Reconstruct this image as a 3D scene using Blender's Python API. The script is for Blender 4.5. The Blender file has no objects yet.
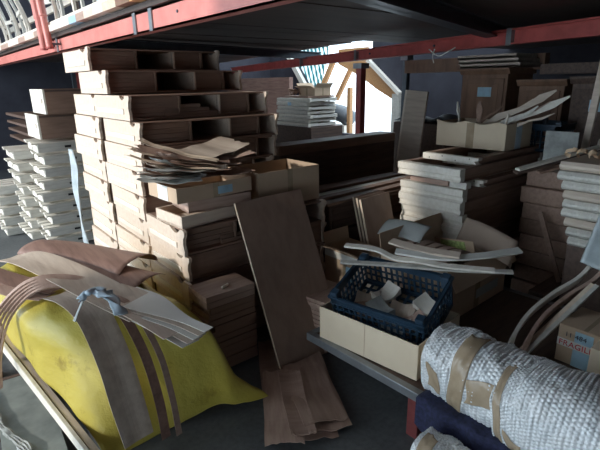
import bpy, math, random
from mathutils import Vector, Matrix, noise
random.seed(7)
R = math.radians
S = bpy.context.scene
COL = S.collection

# ------------------------------------------------------------------ materials
def nodes(name):
    m = bpy.data.materials.new(name); m.use_nodes = True
    nt = m.node_tree
    b = nt.nodes['Principled BSDF']
    return m, nt, b
def lk(nt, a, b): nt.links.new(a, b)
def ramp(nt, fac, cols):
    r = nt.nodes.new('ShaderNodeValToRGB')
    el = r.color_ramp.elements
    while len(el) < len(cols): el.new(0.5)
    for e, (p, c) in zip(el, cols):
        e.position = p; e.color = (c[0], c[1], c[2], 1)
    lk(nt, fac, r.inputs[0]); return r.outputs[0]
def coords(nt, scale, rot=(0, 0, 0)):
    t = nt.nodes.new('ShaderNodeTexCoord'); mp = nt.nodes.new('ShaderNodeMapping')
    mp.inputs['Scale'].default_value = scale; mp.inputs['Rotation'].default_value = rot
    lk(nt, t.outputs['Object'], mp.inputs[0]); return mp.outputs[0]
def noi(nt, vec, s, d=4, r=.6):
    n = nt.nodes.new('ShaderNodeTexNoise'); n.inputs['Scale'].default_value = s
    n.inputs['Detail'].default_value = d; n.inputs['Roughness'].default_value = r
    lk(nt, vec, n.inputs['Vector']); return n.outputs['Fac']
def bump(nt, b, h, st, dist=.01):
    n = nt.nodes.new('ShaderNodeBump'); n.inputs['Strength'].default_value = st
    n.inputs['Distance'].default_value = dist
    lk(nt, h, n.inputs['Height']); lk(nt, n.outputs[0], b.inputs['Normal'])
def wood(name, c, d, stretch=(1, 9, 9), s=4, rough=.6, var=.06, bs=.15):
    """c light, d dark grain colour; small per-object tint variation"""
    m, nt, b = nodes(name)
    v = coords(nt, stretch)
    f = noi(nt, v, s)
    col = ramp(nt, f, [(.3, d), (.55, tuple((p*.65+q*.35) for p, q in zip(c, d))), (.72, c)])
    oi = nt.nodes.new('ShaderNodeObjectInfo')
    hsv = nt.nodes.new('ShaderNodeHueSaturation')
    mr = nt.nodes.new('ShaderNodeMapRange')
    mr.inputs['To Min'].default_value = 1-var*2; mr.inputs['To Max'].default_value = 1+var
    lk(nt, oi.outputs['Random'], mr.inputs['Value']); lk(nt, mr.outputs[0], hsv.inputs['Value'])
    lk(nt, col, hsv.inputs['Color']); lk(nt, hsv.outputs[0], b.inputs['Base Color'])
    b.inputs['Roughness'].default_value = rough
    bump(nt, b, f, bs, .003)
    return m
def plain(name, c, rough=.6, metal=0, d=None, s=12, bs=0, det=4):
    m, nt, b = nodes(name)
    d = d or tuple(x*.8 for x in c)
    f = noi(nt, coords(nt, (1, 1, 1)), s, det)
    lk(nt, ramp(nt, f, [(.35, d), (.65, c)]), b.inputs['Base Color'])
    b.inputs['Roughness'].default_value = rough; b.inputs['Metallic'].default_value = metal
    if bs: bump(nt, b, f, bs, .005)
    return m
M = {}
M['birch'] = wood('birch', (.80, .67, .55), (.68, .54, .43))
M['birch_pale'] = wood('birch_pale', (.88, .8, .70), (.78, .70, .60))
M['brown'] = wood('brown_panel', (.35, .225, .168), (.23, .145, .105))
M['brown_v'] = wood('brown_panel_upright', (.38, .26, .20), (.29, .19, .145), (6, 6, 1), 3)
M['redbrown'] = wood('red_brown_veneer', (.36, .22, .175), (.20, .115, .09), (9, 1, 9), 3)
M['palewood'] = wood('white_primed_wood', (.84, .8, .72), (.72, .67, .58))
M['greywood'] = wood('pale_grey_wood', (.72, .70, .64), (.5, .48, .43))
M['veneer'] = wood('pale_veneer', (.70, .60, .50), (.52, .42, .34), (9, 1, 9), 3)
M['veneer_pink'] = wood('pink_brown_veneer', (.52, .37, .30), (.38, .25, .20), (9, 1, 9), 4)
M['veneer_x'] = wood('pink_brown_veneer_cross', (.55, .40, .32), (.38, .25, .20), (1, 9, 9), 4)
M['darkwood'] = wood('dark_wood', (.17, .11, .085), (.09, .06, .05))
M['walnut'] = wood('walnut', (.30, .17, .11), (.19, .11, .07), (6, 6, 1), 3)
M['orangewood'] = wood('orange_timber', (.72, .40, .18), (.55, .28, .12))
M['edge'] = wood('pale_board_edge', (.78, .66, .52), (.6, .48, .36))
M['redpaint'] = plain('red_beam_paint', (.74, .27, .23), .45, 0, (.64, .21, .18), 6)
M['redpost'] = plain('red_post_paint', (.50, .10, .09), .5, 0, (.36, .07, .06), 8)
M['maroon'] = plain('maroon_leg_paint', (.22, .05, .045), .5, 0, (.14, .03, .03), 8)
M['steel'] = plain('grey_steel', (.30, .32, .34), .4, .6)
M['darksteel'] = plain('dark_steel', (.10, .12, .14), .4, .5)
M['card'] = plain('cardboard', (.60, .45, .32), .85, 0, (.54, .40, .28), 5)
M['card_pale'] = plain('pale_cardboard', (.74, .62, .46), .85, 0, (.68, .56, .41), 4)
M['card_dim'] = plain('brown_card', (.44, .34, .27), .85, 0, (.38, .29, .23), 5)
M['card_white'] = plain('white_cardboard', (.80, .79, .74), .8, 0, (.72, .71, .66), 4)
M['card_grey'] = plain('grey_card', (.50, .52, .50), .8, 0, (.42, .44, .43), 4)
M['tape'] = plain('brown_packing_tape', (.46, .36, .25), .22, 0, (.38, .29, .19), 14)
M['label_blue'] = plain('blue_white_label', (.45, .68, .82), .5)
M['label_blue_pale'] = plain('thin_plastic_film', (.56, .64, .68), .3)
M['label_green'] = plain('yellow_green_label', (.55, .68, .25), .5, 0, (.25, .33, .12), 60)
M['crate'] = plain('navy_crate_plastic', (.022, .05, .085), .28)
M['black'] = plain('black_hole', (.01, .01, .01), .8)
M['navy'] = plain('navy_blanket', (.025, .03, .08), .9, 0, (.012, .015, .04), 60, .5)
M['plastic_blue'] = plain('pale_blue_plastic', (.70, .84, .95), .2)
M['grey_tarp'] = plain('grey_tarp', (.16, .18, .2), .6)
M['red_print'] = plain('red_print', (.75, .05, .08), .5)
M['dark_print'] = plain('dark_print', (.08, .09, .12), .5)
M['shaving'] = plain('wood_shaving', (.8, .58, .38), .7)
M['seat_white'] = plain('pale_seat', (.62, .70, .72), .5)
M['outside_ground'] = plain('bright_gravel', (.85, .85, .83), .9)
M['dimmed'] = plain('dimmed_plywood', (.30,.33,.30), .7, 0, (.17,.19,.18), 5)  # grey-green ply, darkened in colour to stand in for shade
M['dimmed_pale'] = plain('dimmed_batten', (.42,.44,.42), .7, 0, (.24,.25,.24), 9)  # pale grey, darkened in colour to offset sunlight on the batten
M['wall_dark'] = plain('dark_wall', (.045,.045,.06), .8, 0, (.03,.03,.042), 3)  # very dark bluish tone, even across the walls
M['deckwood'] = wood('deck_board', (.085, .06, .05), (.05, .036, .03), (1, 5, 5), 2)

def concrete():
    m, nt, b = nodes('concrete_floor')
    v = coords(nt, (1, 1, 1))
    f = noi(nt, v, 2.2, 8, .65); g = noi(nt, v, 40, 3)
    c1 = ramp(nt, f, [(.3, (.085, .095, .10)), (.7, (.16, .17, .175))])
    mx = nt.nodes.new('ShaderNodeMixRGB'); mx.blend_type = 'MULTIPLY'; mx.inputs[0].default_value = .5
    lk(nt, c1, mx.inputs[1]); lk(nt, ramp(nt, g, [(.35, (.55, .55, .55)), (.6, (1, 1, 1))]), mx.inputs[2])
    lk(nt, mx.outputs[0], b.inputs['Base Color']); b.inputs['Roughness'].default_value = .65
    bump(nt, b, g, .3, .004); return m
M['concrete'] = concrete()
def tarpmat():
    m, nt, b = nodes('yellow_tarp')
    v = coords(nt, (1, 1, 1))
    f = noi(nt, v, 3, 3); g = noi(nt, coords(nt, (1.5, .6, 1.5)), 9, 4)
    st = noi(nt, v, 7, 6, .7)
    c1 = ramp(nt, f, [(.3, (.46, .37, .055)), (.7, (.56, .48, .10))])
    mx = nt.nodes.new('ShaderNodeMixRGB'); mx.blend_type = 'MULTIPLY'; mx.inputs[0].default_value = 1
    lk(nt, c1, mx.inputs[1]); lk(nt, ramp(nt, st, [(.28, (.55, .5, .4)), (.42, (1, 1, 1))]), mx.inputs[2])
    lk(nt, mx.outputs[0], b.inputs['Base Color'])
    b.inputs['Roughness'].default_value = .42
    bump(nt, b, g, .3, .025); return m
M['tarp'] = tarpmat()
def bubblemat():
    m, nt, b = nodes('bubble_wrap')
    v = coords(nt, (1, 1, 1))
    f = noi(nt, v, 12, 5)
    lk(nt, ramp(nt, f, [(.35, (.82, .87, .90)), (.65, (.95, .97, .98))]), b.inputs['Base Color'])
    b.inputs['Roughness'].default_value = .18
    b.inputs['Specular IOR Level'].default_value = 1.0; b.inputs['Coat Weight'].default_value = .6; b.inputs['Coat Roughness'].default_value = .08
    bump(nt, b, noi(nt, v, 30, 4), .35, .01)
    tr = nt.nodes.new('ShaderNodeBsdfTransparent')
    mix = nt.nodes.new('ShaderNodeMixShader'); mix.inputs[0].default_value = .85
    lk(nt, tr.outputs[0], mix.inputs[1]); lk(nt, b.outputs[0], mix.inputs[2])
    lk(nt, mix.outputs[0], nt.nodes['Material Output'].inputs[0]); return m
M['bubble'] = bubblemat()
def canopymat():
    m, nt, b = nodes('ribbed_translucent_sheet')
    v = coords(nt, (1, 1, 1))
    w = nt.nodes.new('ShaderNodeTexWave'); w.inputs['Scale'].default_value = 2.2
    w.bands_direction = 'Y'; lk(nt, v, w.inputs['Vector'])
    lk(nt, ramp(nt, w.outputs['Fac'], [(.35, (.16, .36, .36)), (.55, (.85, .92, .92))]), b.inputs['Base Color'])
    b.inputs['Roughness'].default_value = .4
    tl = nt.nodes.new('ShaderNodeBsdfTranslucent')
    lk(nt, ramp(nt, w.outputs['Fac'], [(.35, (.12, .34, .36)), (.55, (.95, 1, 1))]), tl.inputs[0])
    mix = nt.nodes.new('ShaderNodeMixShader'); mix.inputs[0].default_value = .8
    lk(nt, b.outputs[0], mix.inputs[1]); lk(nt, tl.outputs[0], mix.inputs[2])
    lk(nt, mix.outputs[0], nt.nodes['Material Output'].inputs[0]); return m
M['canopy'] = canopymat()

# ------------------------------------------------------------------ mesh helpers
class MB:
    def __init__(s): s.v = []; s.f = []
    def add(s, vs, fs):
        o = len(s.v); s.v += [tuple(v) for v in vs]; s.f += [tuple(i+o for i in f) for f in fs]; return s
    def box(s, x0, x1, y0, y1, z0, z1):
        return s.add([(x0,y0,z0),(x1,y0,z0),(x1,y1,z0),(x0,y1,z0),(x0,y0,z1),(x1,y0,z1),(x1,y1,z1),(x0,y1,z1)],
                     [(0,3,2,1),(4,5,6,7),(0,1,5,4),(1,2,6,5),(2,3,7,6),(3,0,4,7)])
    def hexa(s, p):   # 8 points bottom ring, top ring
        return s.add(p, [(0,3,2,1),(4,5,6,7),(0,1,5,4),(1,2,6,5),(2,3,7,6),(3,0,4,7)])
    def prism(s, poly, ax, a0, a1):
        n = len(poly)
        def pt(p, a):
            return (a, p[0], p[1]) if ax == 'x' else (p[0], a, p[1]) if ax == 'y' else (p[0], p[1], a)
        vs = [pt(p, a0) for p in poly] + [pt(p, a1) for p in poly]
        fs = [tuple(range(n)), tuple(range(2*n-1, n-1, -1))] + [(i, i+n, (i+1) % n+n, (i+1) % n) for i in range(n)]
        return s.add(vs, fs)
    def tube(s, pts, r, n=10):
        pts = [Vector(p) for p in pts]; vs = []; fs = []
        up = Vector((.13, .21, .97))
        for i, p in enumerate(pts):
            t = (pts[min(i+1, len(pts)-1)]-pts[max(i-1, 0)]).normalized()
            a = t.cross(up); a = a.normalized() if a.length > .05 else t.orthogonal().normalized(); b = t.cross(a)
            rr = r[i] if isinstance(r, (list, tuple)) else r
            for k in range(n):
                q = 2*math.pi*k/n; vs.append(p+a*math.cos(q)*rr+b*math.sin(q)*rr)
        for i in range(len(pts)-1):
            for k in range(n):
                fs.append((i*n+k, i*n+(k+1) % n, (i+1)*n+(k+1) % n, (i+1)*n+k))
        fs += [tuple(range(n-1, -1, -1)), tuple(range((len(pts)-1)*n, len(pts)*n))]
        return s.add(vs, fs)
    def sweep(s, pts, w, t, side=(0, 0, 1)):
        """bar of section w (along side) x t swept along pts"""
        pts = [Vector(p) for p in pts]; n = len(pts); vs = []
        sd0 = Vector(side)
        for i, p in enumerate(pts):
            tg = (pts[min(i+1, n-1)]-pts[max(i-1, 0)]).normalized()
            sd = (sd0-tg*sd0.dot(tg)).normalized(); nn = tg.cross(sd)
            ww = w[i] if isinstance(w, (list, tuple)) else w
            for a, b in ((-1,-1),(1,-1),(1,1),(-1,1)): vs.append(p+sd*a*ww/2+nn*b*t/2)
        fs = [(0,1,2,3), tuple(4*(n-1)+k for k in (3,2,1,0))]
        for i in range(n-1):
            for k in range(4): fs.append((4*i+k, 4*(i+1)+k, 4*(i+1)+(k+1) % 4, 4*i+(k+1) % 4))
        return s.add(vs, fs)
    def sheet(s, fn, nu, nv, th):
        """thin solid sheet, fn(u,v)->point, thickness th (offset down along normal)"""
        g = [[Vector(fn(i/nu, j/nv)) for j in range(nv+1)] for i in range(nu+1)]
        top = []; bot = []
        for i in range(nu+1):
            for j in range(nv+1):
                a = g[min(i+1, nu)][j]-g[max(i-1, 0)][j]; b = g[i][min(j+1, nv)]-g[i][max(j-1, 0)]
                n = a.cross(b); n = n.normalized() if n.length > 1e-9 else Vector((0, 0, 1))
                top.append(g[i][j]); bot.append(g[i][j]-n*th)
        N = (nu+1)*(nv+1); w = nv+1; fs = []
        for i in range(nu):
            for j in range(nv):
                a = i*w+j; fs += [(a, a+w, a+w+1, a+1), (N+a, N+a+1, N+a+w+1, N+a+w)]
        for i in range(nu):
            a = i*w; fs.append((a, a+N, a+w+N, a+w)); a = i*w+nv; fs.append((a, a+w, a+w+N, a+N))
        for j in range(nv):
            a = j; fs.append((a, a+1, a+1+N, a+N)); a = nu*w+j; fs.append((a, a+N, a+1+N, a+1))
        return s.add(top+bot, fs)
    def build(s, name, mat, parent=None, bevel=0, smooth=False, loc=None):
        me = bpy.data.meshes.new(name); 
        vs = s.v
        if loc: vs = [(a-loc[0], b-loc[1], c-loc[2]) for a, b, c in vs]
        me.from_pydata(vs, [], s.f); me.validate(); me.update()
        import bmesh
        bm = bmesh.new(); bm.from_mesh(me); bmesh.ops.recalc_face_normals(bm, faces=bm.faces); bm.to_mesh(me); bm.free()
        me.materials.append(M[mat])
        if smooth:
            for p in me.polygons: p.use_smooth = True
        o = bpy.data.objects.new(name, me); COL.objects.link(o)
        if loc: o.location = loc
        if parent: o.parent = parent
        if bevel:
            b = o.modifiers.new('bevel', 'BEVEL'); b.width = bevel; b.segments = 2; b.limit_method = 'ANGLE'; b.angle_limit = R(40)
        return o
def tag(o, label=None, cat=None, group=None, kind=None):
    if label: o['label'] = label
    if cat: o['category'] = cat
    if group: o['group'] = group
    if kind: o['kind'] = kind
    return o
def thing(name, label, cat, loc=(0, 0, 0), rz=0, group=None, rot=None):
    o = bpy.data.objects.new(name, None); COL.objects.link(o); o.empty_display_size = .05
    o.location = loc; o.rotation_euler = rot if rot else (0, 0, R(rz))
    return tag(o, label, cat, group)
def kids(o): return [c for c in COL.objects if c.parent == o]
def copy_tree(o, parent=None):
    c = o.copy(); COL.objects.link(c)
    if parent: c.parent = parent
    for ch in list(kids(o)): copy_tree(ch, c)
    return c
def smoothpath(pts, n=8):
    """Catmull-Rom"""
    P = [Vector(p) for p in pts]; P = [P[0]*2-P[1]]+P+[P[-1]*2-P[-2]]; out = []
    for i in range(1, len(P)-2):
        for k in range(n):
            t = k/n; a, b, c, d = P[i-1:i+3]
            out.append(.5*((2*b)+(c-a)*t+(2*a-5*b+4*c-d)*t*t+(3*b-a-3*c+d)*t**3))
    out.append(P[-2]); return out
def box_thing(name, label, cat, x0, x1, y0, y1, z0, z1, mat, rz=0, group=None, bevel=.002):
    cx, cy = (x0+x1)/2, (y0+y1)/2
    o = MB().box(x0-cx, x1-cx, y0-cy, y1-cy, 0, z1-z0).build(name, mat, bevel=bevel)
    o.location = (cx, cy, z0); o.rotation_euler = (0, 0, R(rz))
    return tag(o, label, cat, group)

ORD = ['topmost', 'second', 'third', 'fourth', 'fifth', 'sixth', 'seventh', 'eighth', 'ninth', 'tenth', 'eleventh', 'twelfth', 'thirteenth', 'fourteenth', 'fifteenth']
def ordn(k): return 'topmost' if k == 0 else ORD[k]+' from the top'

# ------------------------------------------------------------------ the setting
def struct(name, mb, mat, bevel=0):
    o = mb.build(name, mat, bevel=bevel); o['kind'] = 'structure'; return o
struct('floor', MB().box(-3, 9, -1.8, 11, -.2, 0), 'concrete')
# ceiling = underside of the storage deck: boards laid across
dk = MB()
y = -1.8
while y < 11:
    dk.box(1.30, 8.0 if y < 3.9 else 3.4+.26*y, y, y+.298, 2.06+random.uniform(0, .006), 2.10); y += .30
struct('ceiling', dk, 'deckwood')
struct('wall_right_light_block', MB().box(-3, 9.2, -2.0, -1.8, 0, 5), 'wall_dark')  # unseen side wall, put in to keep light off faces turned this way
struct('wall_end', MB().box(9,9.2,-2,6.2,0,2.8), 'darkwood')
struct('wall_far', MB().box(-3, 9, 11, 11.2, 0, 5), 'wall_dark')
# back wall with the gable opening, made of solid pieces round the hole
bw = MB()
X0, X1 = 8.0, 8.15
bw.prism([(-1.8,0),(6.6,0),(6.6,1.25),(6.42,1.37),(7.25,1.96),(7.25,2.6),(-1.8,2.6)], 'x', X0, X1)
bw.prism([(6.6,0),(9.7,0),(9.7,.40),(6.6,.40)], 'x', X0, X1)
bw.prism([(9.7,0),(11,0),(11,2.6),(10.4,2.6),(8.9,.86),(8.9,.40),(9.7,.40)], 'x', X0, X1)
struct('wall_back', bw, 'wall_dark')
struct('trim_1', MB().sweep([(7.95,7.33,2.03),(7.95,6.42,1.33)], .10, .07, (1,0,0)), 'palewood')
struct('trim_2', MB().sweep([(7.95,10.3,2.5),(7.95,8.92,.86)], .10, .13, (1,0,0)), 'palewood')
struct('trim_3', MB().box(7.92,8.0,6.40,6.60,0,1.33), 'greywood')
struct('trim_5', MB().prism([(7.25,1.90),(6.50,1.34),(6.66,1.22),(7.10,1.42),(7.6,1.70),(8.3,1.98),(8.3,2.3),(7.4,2.3)], 'x', 8.0, 8.06), 'orangewood')
struct('ground', MB().box(9.2, 40, -20, 40, -.25, -.05), 'outside_ground')

# ------------------------------------------------------------------ red rack
def beam(name, label, p, q, h, t, mat, plates=(), bolts=()):
    p = Vector(p); q = Vector(q); L = (q-p).length
    r = thing(name, label, 'beam', p)
    d = (q-p).normalized()
    r.rotation_euler = Matrix((d, Vector((0,0,1)).cross(d).normalized(), d.cross(Vector((0,0,1)).cross(d).normalized()))).transposed().to_euler()
    m = MB().box(0, L, -t*.12, t*.12, 0, h)                  # web
    m.box(0, L, -t/2, t/2, 0, .012).box(0, L, -t/2, t/2, h-.012, h)   # flanges
    m.build('web_and_flanges', mat, r)
    for a in plates:
        pl = MB().box(a, a+.05, t*.12, t*.5+.003, -.006, h+.004).build('splice_plate', 'steel', r)
    for a, z in bolts:
        MB().tube([(a, t*.1, z), (a, t*.12+.015, z)], .011, 8).build('bolt', 'darksteel', r)
    return r
# front beam: a channel whose flat side faces the aisle
fb = thing('steel_beam', 'long pinkish red front steel beam at top left carrying the timber deck edge', 'beam', (1.33, -1.7, 1.93))
MB().box(-.006, .006, 0, 12.6, 0, .125).box(-.006, .07, 0, 12.6, 0, .01).box(-.006, .07, 0, 12.6, .115, .125).build('channel', 'redpaint', fb)
for yy in (5.02, 7.1, 3.0+1.75):
    MB().box(-.016, -.006, yy, yy+.05, -.004, .13).build('splice_plate', 'steel', fb)
for yy, zz in ((2.75,.085),(2.75,.05),(3.62,.085),(4.4,.07)):
    MB().tube([(-.012, yy, zz), (-.004, yy, zz)], .009, 8).build('bolt', 'darksteel', fb)
for yy in (4.05, 3.55, 3.9):   # short pipe ends hanging over the beam
    pass
for k, yy in enumerate((1.98, 1.87)):
    o = MB().tube([(0,0,0), (0,0,.26)], .014, 12).tube([(0,0,-.012), (0,0,.004)], .017, 12).build('pipe_stub', 'redpost')
    o.location = (1.30, yy, 2.0); tag(o, ['red pipe end hanging in front of the front beam, nearer the drawers', 'red pipe end hanging in front of the front beam, nearer the crate side'][k], 'pipe')
bb = beam('steel_beam', 'red rear steel beam crossing above the door frame stack', (3.45, .7, 1.86), (5.62, 9.1, 1.80), .115, .09, 'redpost', plates=(1.28, 3.55, 5.1), bolts=((2.2,.06),(3.3,.06)))
bm_ = beam('roof_joist', 'dark box joist joining the two red beams under the deck', (1.36, 1.53, 1.955), (4.35, 2.31, 1.915), .10, .11, 'darksteel')
tag(bm_, None, 'joist')
o = beam('roof_joist', 'dark joist under the deck just above the left shelf units', (1.36, 4.9, 1.94), (5.0, 5.6, 1.92), .10, .09, 'darksteel'); tag(o, None, 'joist')
# rear posts
def post(label, x, y, z1, w=.075, mat='redpost'):
    r = thing('steel_post', label, 'post', (x, y, 0))
    MB().box(-w/2, w/2, -w/2, w/2, .01, z1).build('upright', mat, r, .004)
    MB().box(-w, w, -w, w, 0, .012).build('base_plate', 'steel', r)
    MB().box(-w*.8, w*.8, -w*.8, w*.8, z1-.06, z1).build('cap_plate', 'steel', r)
    return r
post('red steel post standing before the bright opening', 4.30, 4.07, 1.80, .085)
post('red post beyond the pale frame stack at the left edge', 2.6, 9.6, 2.0, .10)
post('dark post right of the bright opening', 5.0, 3.95, 1.9, .07, 'darksteel')
# deck edge planks (patched pieces) and top rail
for k, (y0, y1, mt) in enumerate([(-1.2,1.6,'edge'),(1.6,2.6,'darkwood'),(2.6,3.2,'orangewood'),(3.2,3.45,'walnut'),(3.45,3.72,'edge'),(3.72,3.95,'birch_pale'),
                                  (3.95,4.18,'birch'),(4.18,4.40,'veneer_pink'),(4.40,4.62,'label_blue'),(4.62,5.6,'birch_pale'),(5.6,6.0,'veneer_pink'),
                                  (6.0,6.5,'birch'),(6.5,6.9,'veneer_pink'),(6.9,7.6,'birch_pale'),(7.6,8.2,'veneer_pink'),(8.2,10.9,'birch_pale')]):
    nm = {'darkwood':'dark brown','orangewood':'orange','walnut':'walnut brown','edge':'tan','birch_pale':'cream','birch':'light tan','veneer_pink':'pinkish brown','label_blue':'blue painted'}[mt]
    lab = '%s board in the deck edge, %s from the near end' % (nm, ['first','second','third','fourth','fifth','sixth','seventh','eighth','ninth','tenth','eleventh','twelfth','thirteenth','fourteenth','fifteenth','last'][k])
    b = box_thing('deck_edge_board', lab, 'board', 1.24, 1.42, y0+.002, y1-.002, 2.105, 2.165, mt, group='timber boards along the deck edge')
box_thing('top_batten', 'long pale batten running on top of the deck edge boards', 'batten', 1.26, 1.30, 1.0, 10.9, 2.167, 2.195, 'birch_pale')
# diagonal red pipes clamped to the beam
for k, (a, b, l) in enumerate([((1.22,5.55,1.955),(1.22,5.68,2.75),'red slanting pipe at the front beam, left one of the pair'), ((1.22,5.30,1.955),(1.22,5.50,2.75),'red slanting pipe at the front beam, right one of the pair')]):
    r = thing('steel_pipe', l, 'pipe', a)
    v = Vector(b)-Vector(a)
    MB().tube([(0,0,0), v*.36, v*.37, v], [.032,.032,.038,.038], 14).build('tube', 'redpaint', r, smooth=False)
    MB().tube([(0,0,-.004), (0,0,.012)], .037, 14).build('end_collar', 'redpost', r)
    MB().box(0,.105,-.012,.012,.03,.05).build('clamp', 'darksteel', r)

# chair back frames standing on the deck
def chair_frame():
    r = thing('chair_back_frame', '', 'chair frame')
    for k in (0, 1):
        yy = k*.30
        pts = smoothpath([(0,yy,0),(.03,yy-.01,.15),(.015,yy,.35),(-.06,yy+.01,.60),(-.16,yy+.02,.85)], 5)
        MB().sweep(pts, .03, .028, (0,1,0)).build('stile', 'greywood' if k else 'birch_pale', r, .003)
    MB().sweep([(-.01,0,.40),(-.01,.30,.40)], .05, .02, (0,0,1)).build('back_rail', 'greywood', r)
    MB().sweep([(0.02,0,.06),(0.02,.30,.06)], .04, .02, (0,0,1)).build('lower_rail', 'greywood', r)
    return r
cf = chair_frame()
for k in range(17):
    o = cf if k == 0 else copy_tree(cf)
    row = k % 2
    o.location = (1.38+.10*row+random.uniform(-.01,.01), 3.55+k*.36, 2.10)
    o.rotation_euler = (R(random.uniform(-2,2)), R(random.uniform(-3,3)), R(random.uniform(-15,15)))
    o['label'] = 'pale curved chair back frame on the deck, %s along the row from the right' % (['first','second','third','fourth','fifth','sixth','seventh','eighth','ninth','tenth','eleventh','twelfth','thirteenth','fourteenth','fifteenth','sixteenth','seventeenth'][k])
    o['group'] = 'chair back frames on the deck'
box_thing('planed_board', 'pale board crossing behind the chair frames on the deck', 'board', 1.70, 1.74, 3.4, 10.5, 2.501, 2.58, 'birch_pale')
for k, yy in enumerate((3.5, 6.0, 8.5, 10.4)):
    o = box_thing('deck_stanchion', 'wooden upright holding the board behind the chair frames, '+['nearest','second','third','farthest'][k]+' one', 'post', 1.70, 1.75, yy, yy+.05, 2.10, 2.50, 'darkwood')
o = MB().tube(smoothpath([(0,0,0),(.01,.03,.05),(0,.02,.1),(.01,-.01,.14)],4), [.02,.03,.045,.05,.05,.045,.05,.04,.04,.03,.02,.015,.01], 10).build('plastic_bag', 'plastic_blue', smooth=True)
o.location = (1.34, 3.98, 2.2); tag(o, 'crumpled pale blue plastic bag on the deck edge', 'bag')

# ------------------------------------------------------------------ shelf units of the left stacks
def end_profile(D, h, notch=True, scallop=False):
    """side panel outline in (y,z): ogee front edge, half round finger notch in the top edge"""
    p = [(-.012, .0), (-.016, h*.25), (-.004, h*.45), (-.012, h*.7), (-.03, h*.86), (-.03, h-.004)]
    if scallop:
        p += [(-.01, h+.006), (.02, h+.004), (.05, h-.02), (.09, h-.03), (.13, h-.018), (.16, h-.002), (.2, h-.006)]
    else:
        c = .085; r = .042
        for k in range(9):
            a = math.pi*(1-k/8); p.append((c+r*math.cos(a), h-.003-r*.62*math.sin(a)))
    p += [(D, h-.003), (D, 0)]
    return p
def shelf_unit(L=1.03, D=.62, h=.152, opened=True, scallop=False, boards=0):
    r = thing('shelf_unit', '', 'shelf unit')
    for k, x in enumerate((0, L-.018)):
        sp = MB().prism(end_profile(D, h, True, scallop), 'x', x, x+.018).build('side_panel', 'birch', r)
        if k == 0:
            MB().box(-.007, .0005, .07, D-.05, h*.24, h*.46).build('cleat', 'birch_pale', sp, .003)
            MB().tube([(-.0012, .19, h*.33), (.001, .19, h*.33)], .005, 8).build('screw_hole', 'black', sp)
    MB().box(.018, L-.018, .004, D, .0, .012).build('bottom_board', 'brown', r)
    MB().box(.018, L-.018, .006, D, h-.014, h-.004).build('top_board', 'brown', r)
    MB().box(.018, L-.018, D-.03, D-.01, .012, h-.014).build('back_panel', 'darkwood', r)
    if opened:
        a, b, c = .34*L, .63*L, .86*L
        for x0, x1 in ((.018, a), (b, c)):
            fp = MB()
            fp.box(x0, x1, .055, .067, .012, h-.014)
            n = 4
            for i in range(n):      # beaded boards running lengthwise
                z0 = .014+(h-.03)*i/n; fp.box(x0+.002, x1-.002, .048, .056, z0, z0+(h-.03)/n-.006)
            fp.build('front_panel', 'brown', r, .001)
        for x in (a, b, c):
            MB().box(x, x+.012, .03, D-.03, .012, h-.014).build('divider', 'birch' if x == b else 'brown', r)
    else:
        MB().box(.018, L-.018, .008, .02, .012, h-.014).build('front_panel', 'brown', r, .001)
    for i in range(boards):
        MB().box(.25*L, (.62-.06*i)*L, .03+.01*i, .15, .012+.024*i, .034+.024*i).build('loose_slat', 'brown', r)
    return r
uo = shelf_unit(); us = shelf_unit(scallop=True); uc = shelf_unit(opened=False, D=.60)
u3 = shelf_unit(opened=False, D=.51, L=1.05); u3o = shelf_unit(opened=True, D=.51, L=1.05, scallop=True, boards=2)
ub = shelf_unit(boards=3)
protos = [uo, us, uc, u3, u3o, ub]
used = set()
def put(p, loc, rz, label, group, tilt=0):
    if p.name not in used: used.add(p.name); o = p
    else: o = copy_tree(p)
    o.location = loc; o.rotation_euler = (R(tilt), 0, R(rz)); o['label'] = label; o['group'] = group
    return o
G1 = 'shelf units stacked at the left'
H = .155
# four stepped units on top
put(us, (1.05, 3.58, 1.700), 0, 'scalloped pale shelf unit, very top of the tall left stacks', G1)
put(uo, (1.05, 3.27, 1.545), -1, 'pale shelf unit directly under the topmost one of the tall stacks', G1)
put(ub, (1.05, 2.92, 1.388), 0, 'shelf unit with loose slats inside, topmost of the middle left stack', G1)
# middle stack
for k in range(8):
    z = 1.388-H*(k+1)
    put(uo if k < 3 else uc, (1.05+random.uniform(-.012,.012), 2.80+.03*min(k, 2)+random.uniform(-.015,.015), z), random.uniform(-1.2,1.2),
        'pale shelf unit in the middle of the three left stacks, %s' % ORD[k+1]+' from its top', G1)
# far stack
for k in range(9):
    z = 1.388-H*k
    put(uc, (1.05+random.uniform(-.012,.012), 3.53+random.uniform(-.012,.012), z), random.uniform(-1.2,1.2),
        'pale shelf unit in the farthest of the three left stacks, %s' % ordn(k), G1)
for o in (us,uo,ub,uc,u3,u3o): pass
# near low stack
for k in range(5):
    z = .672-H*k
    put(u3o if k == 0 else u3, (1.05+random.uniform(-.01,.02), 2.315+random.uniform(-.0,.012), z), random.uniform(-.8,.8),
        'shelf unit in the low near left stack, %s' % ordn(k), G1)
# scrap base blocks to carry the stacks
box_thing('timber_bearer', 'timber bearer on the floor under the middle left stack', 'timber', 1.1, 2.0, 2.9, 3.3, 0, 1.388-H*8, 'darkwood')
box_thing('timber_bearer', 'timber bearer on the floor under the farthest left stack', 'timber', 1.1, 2.0, 3.7, 4.0, 0, 1.388-H*8, 'darkwood')
box_thing('timber_bearer', 'thin timber bearer under the low near stack', 'timber', 1.1, 2.0, 2.4, 2.7, 0, .672-H*4, 'darkwood')
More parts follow.
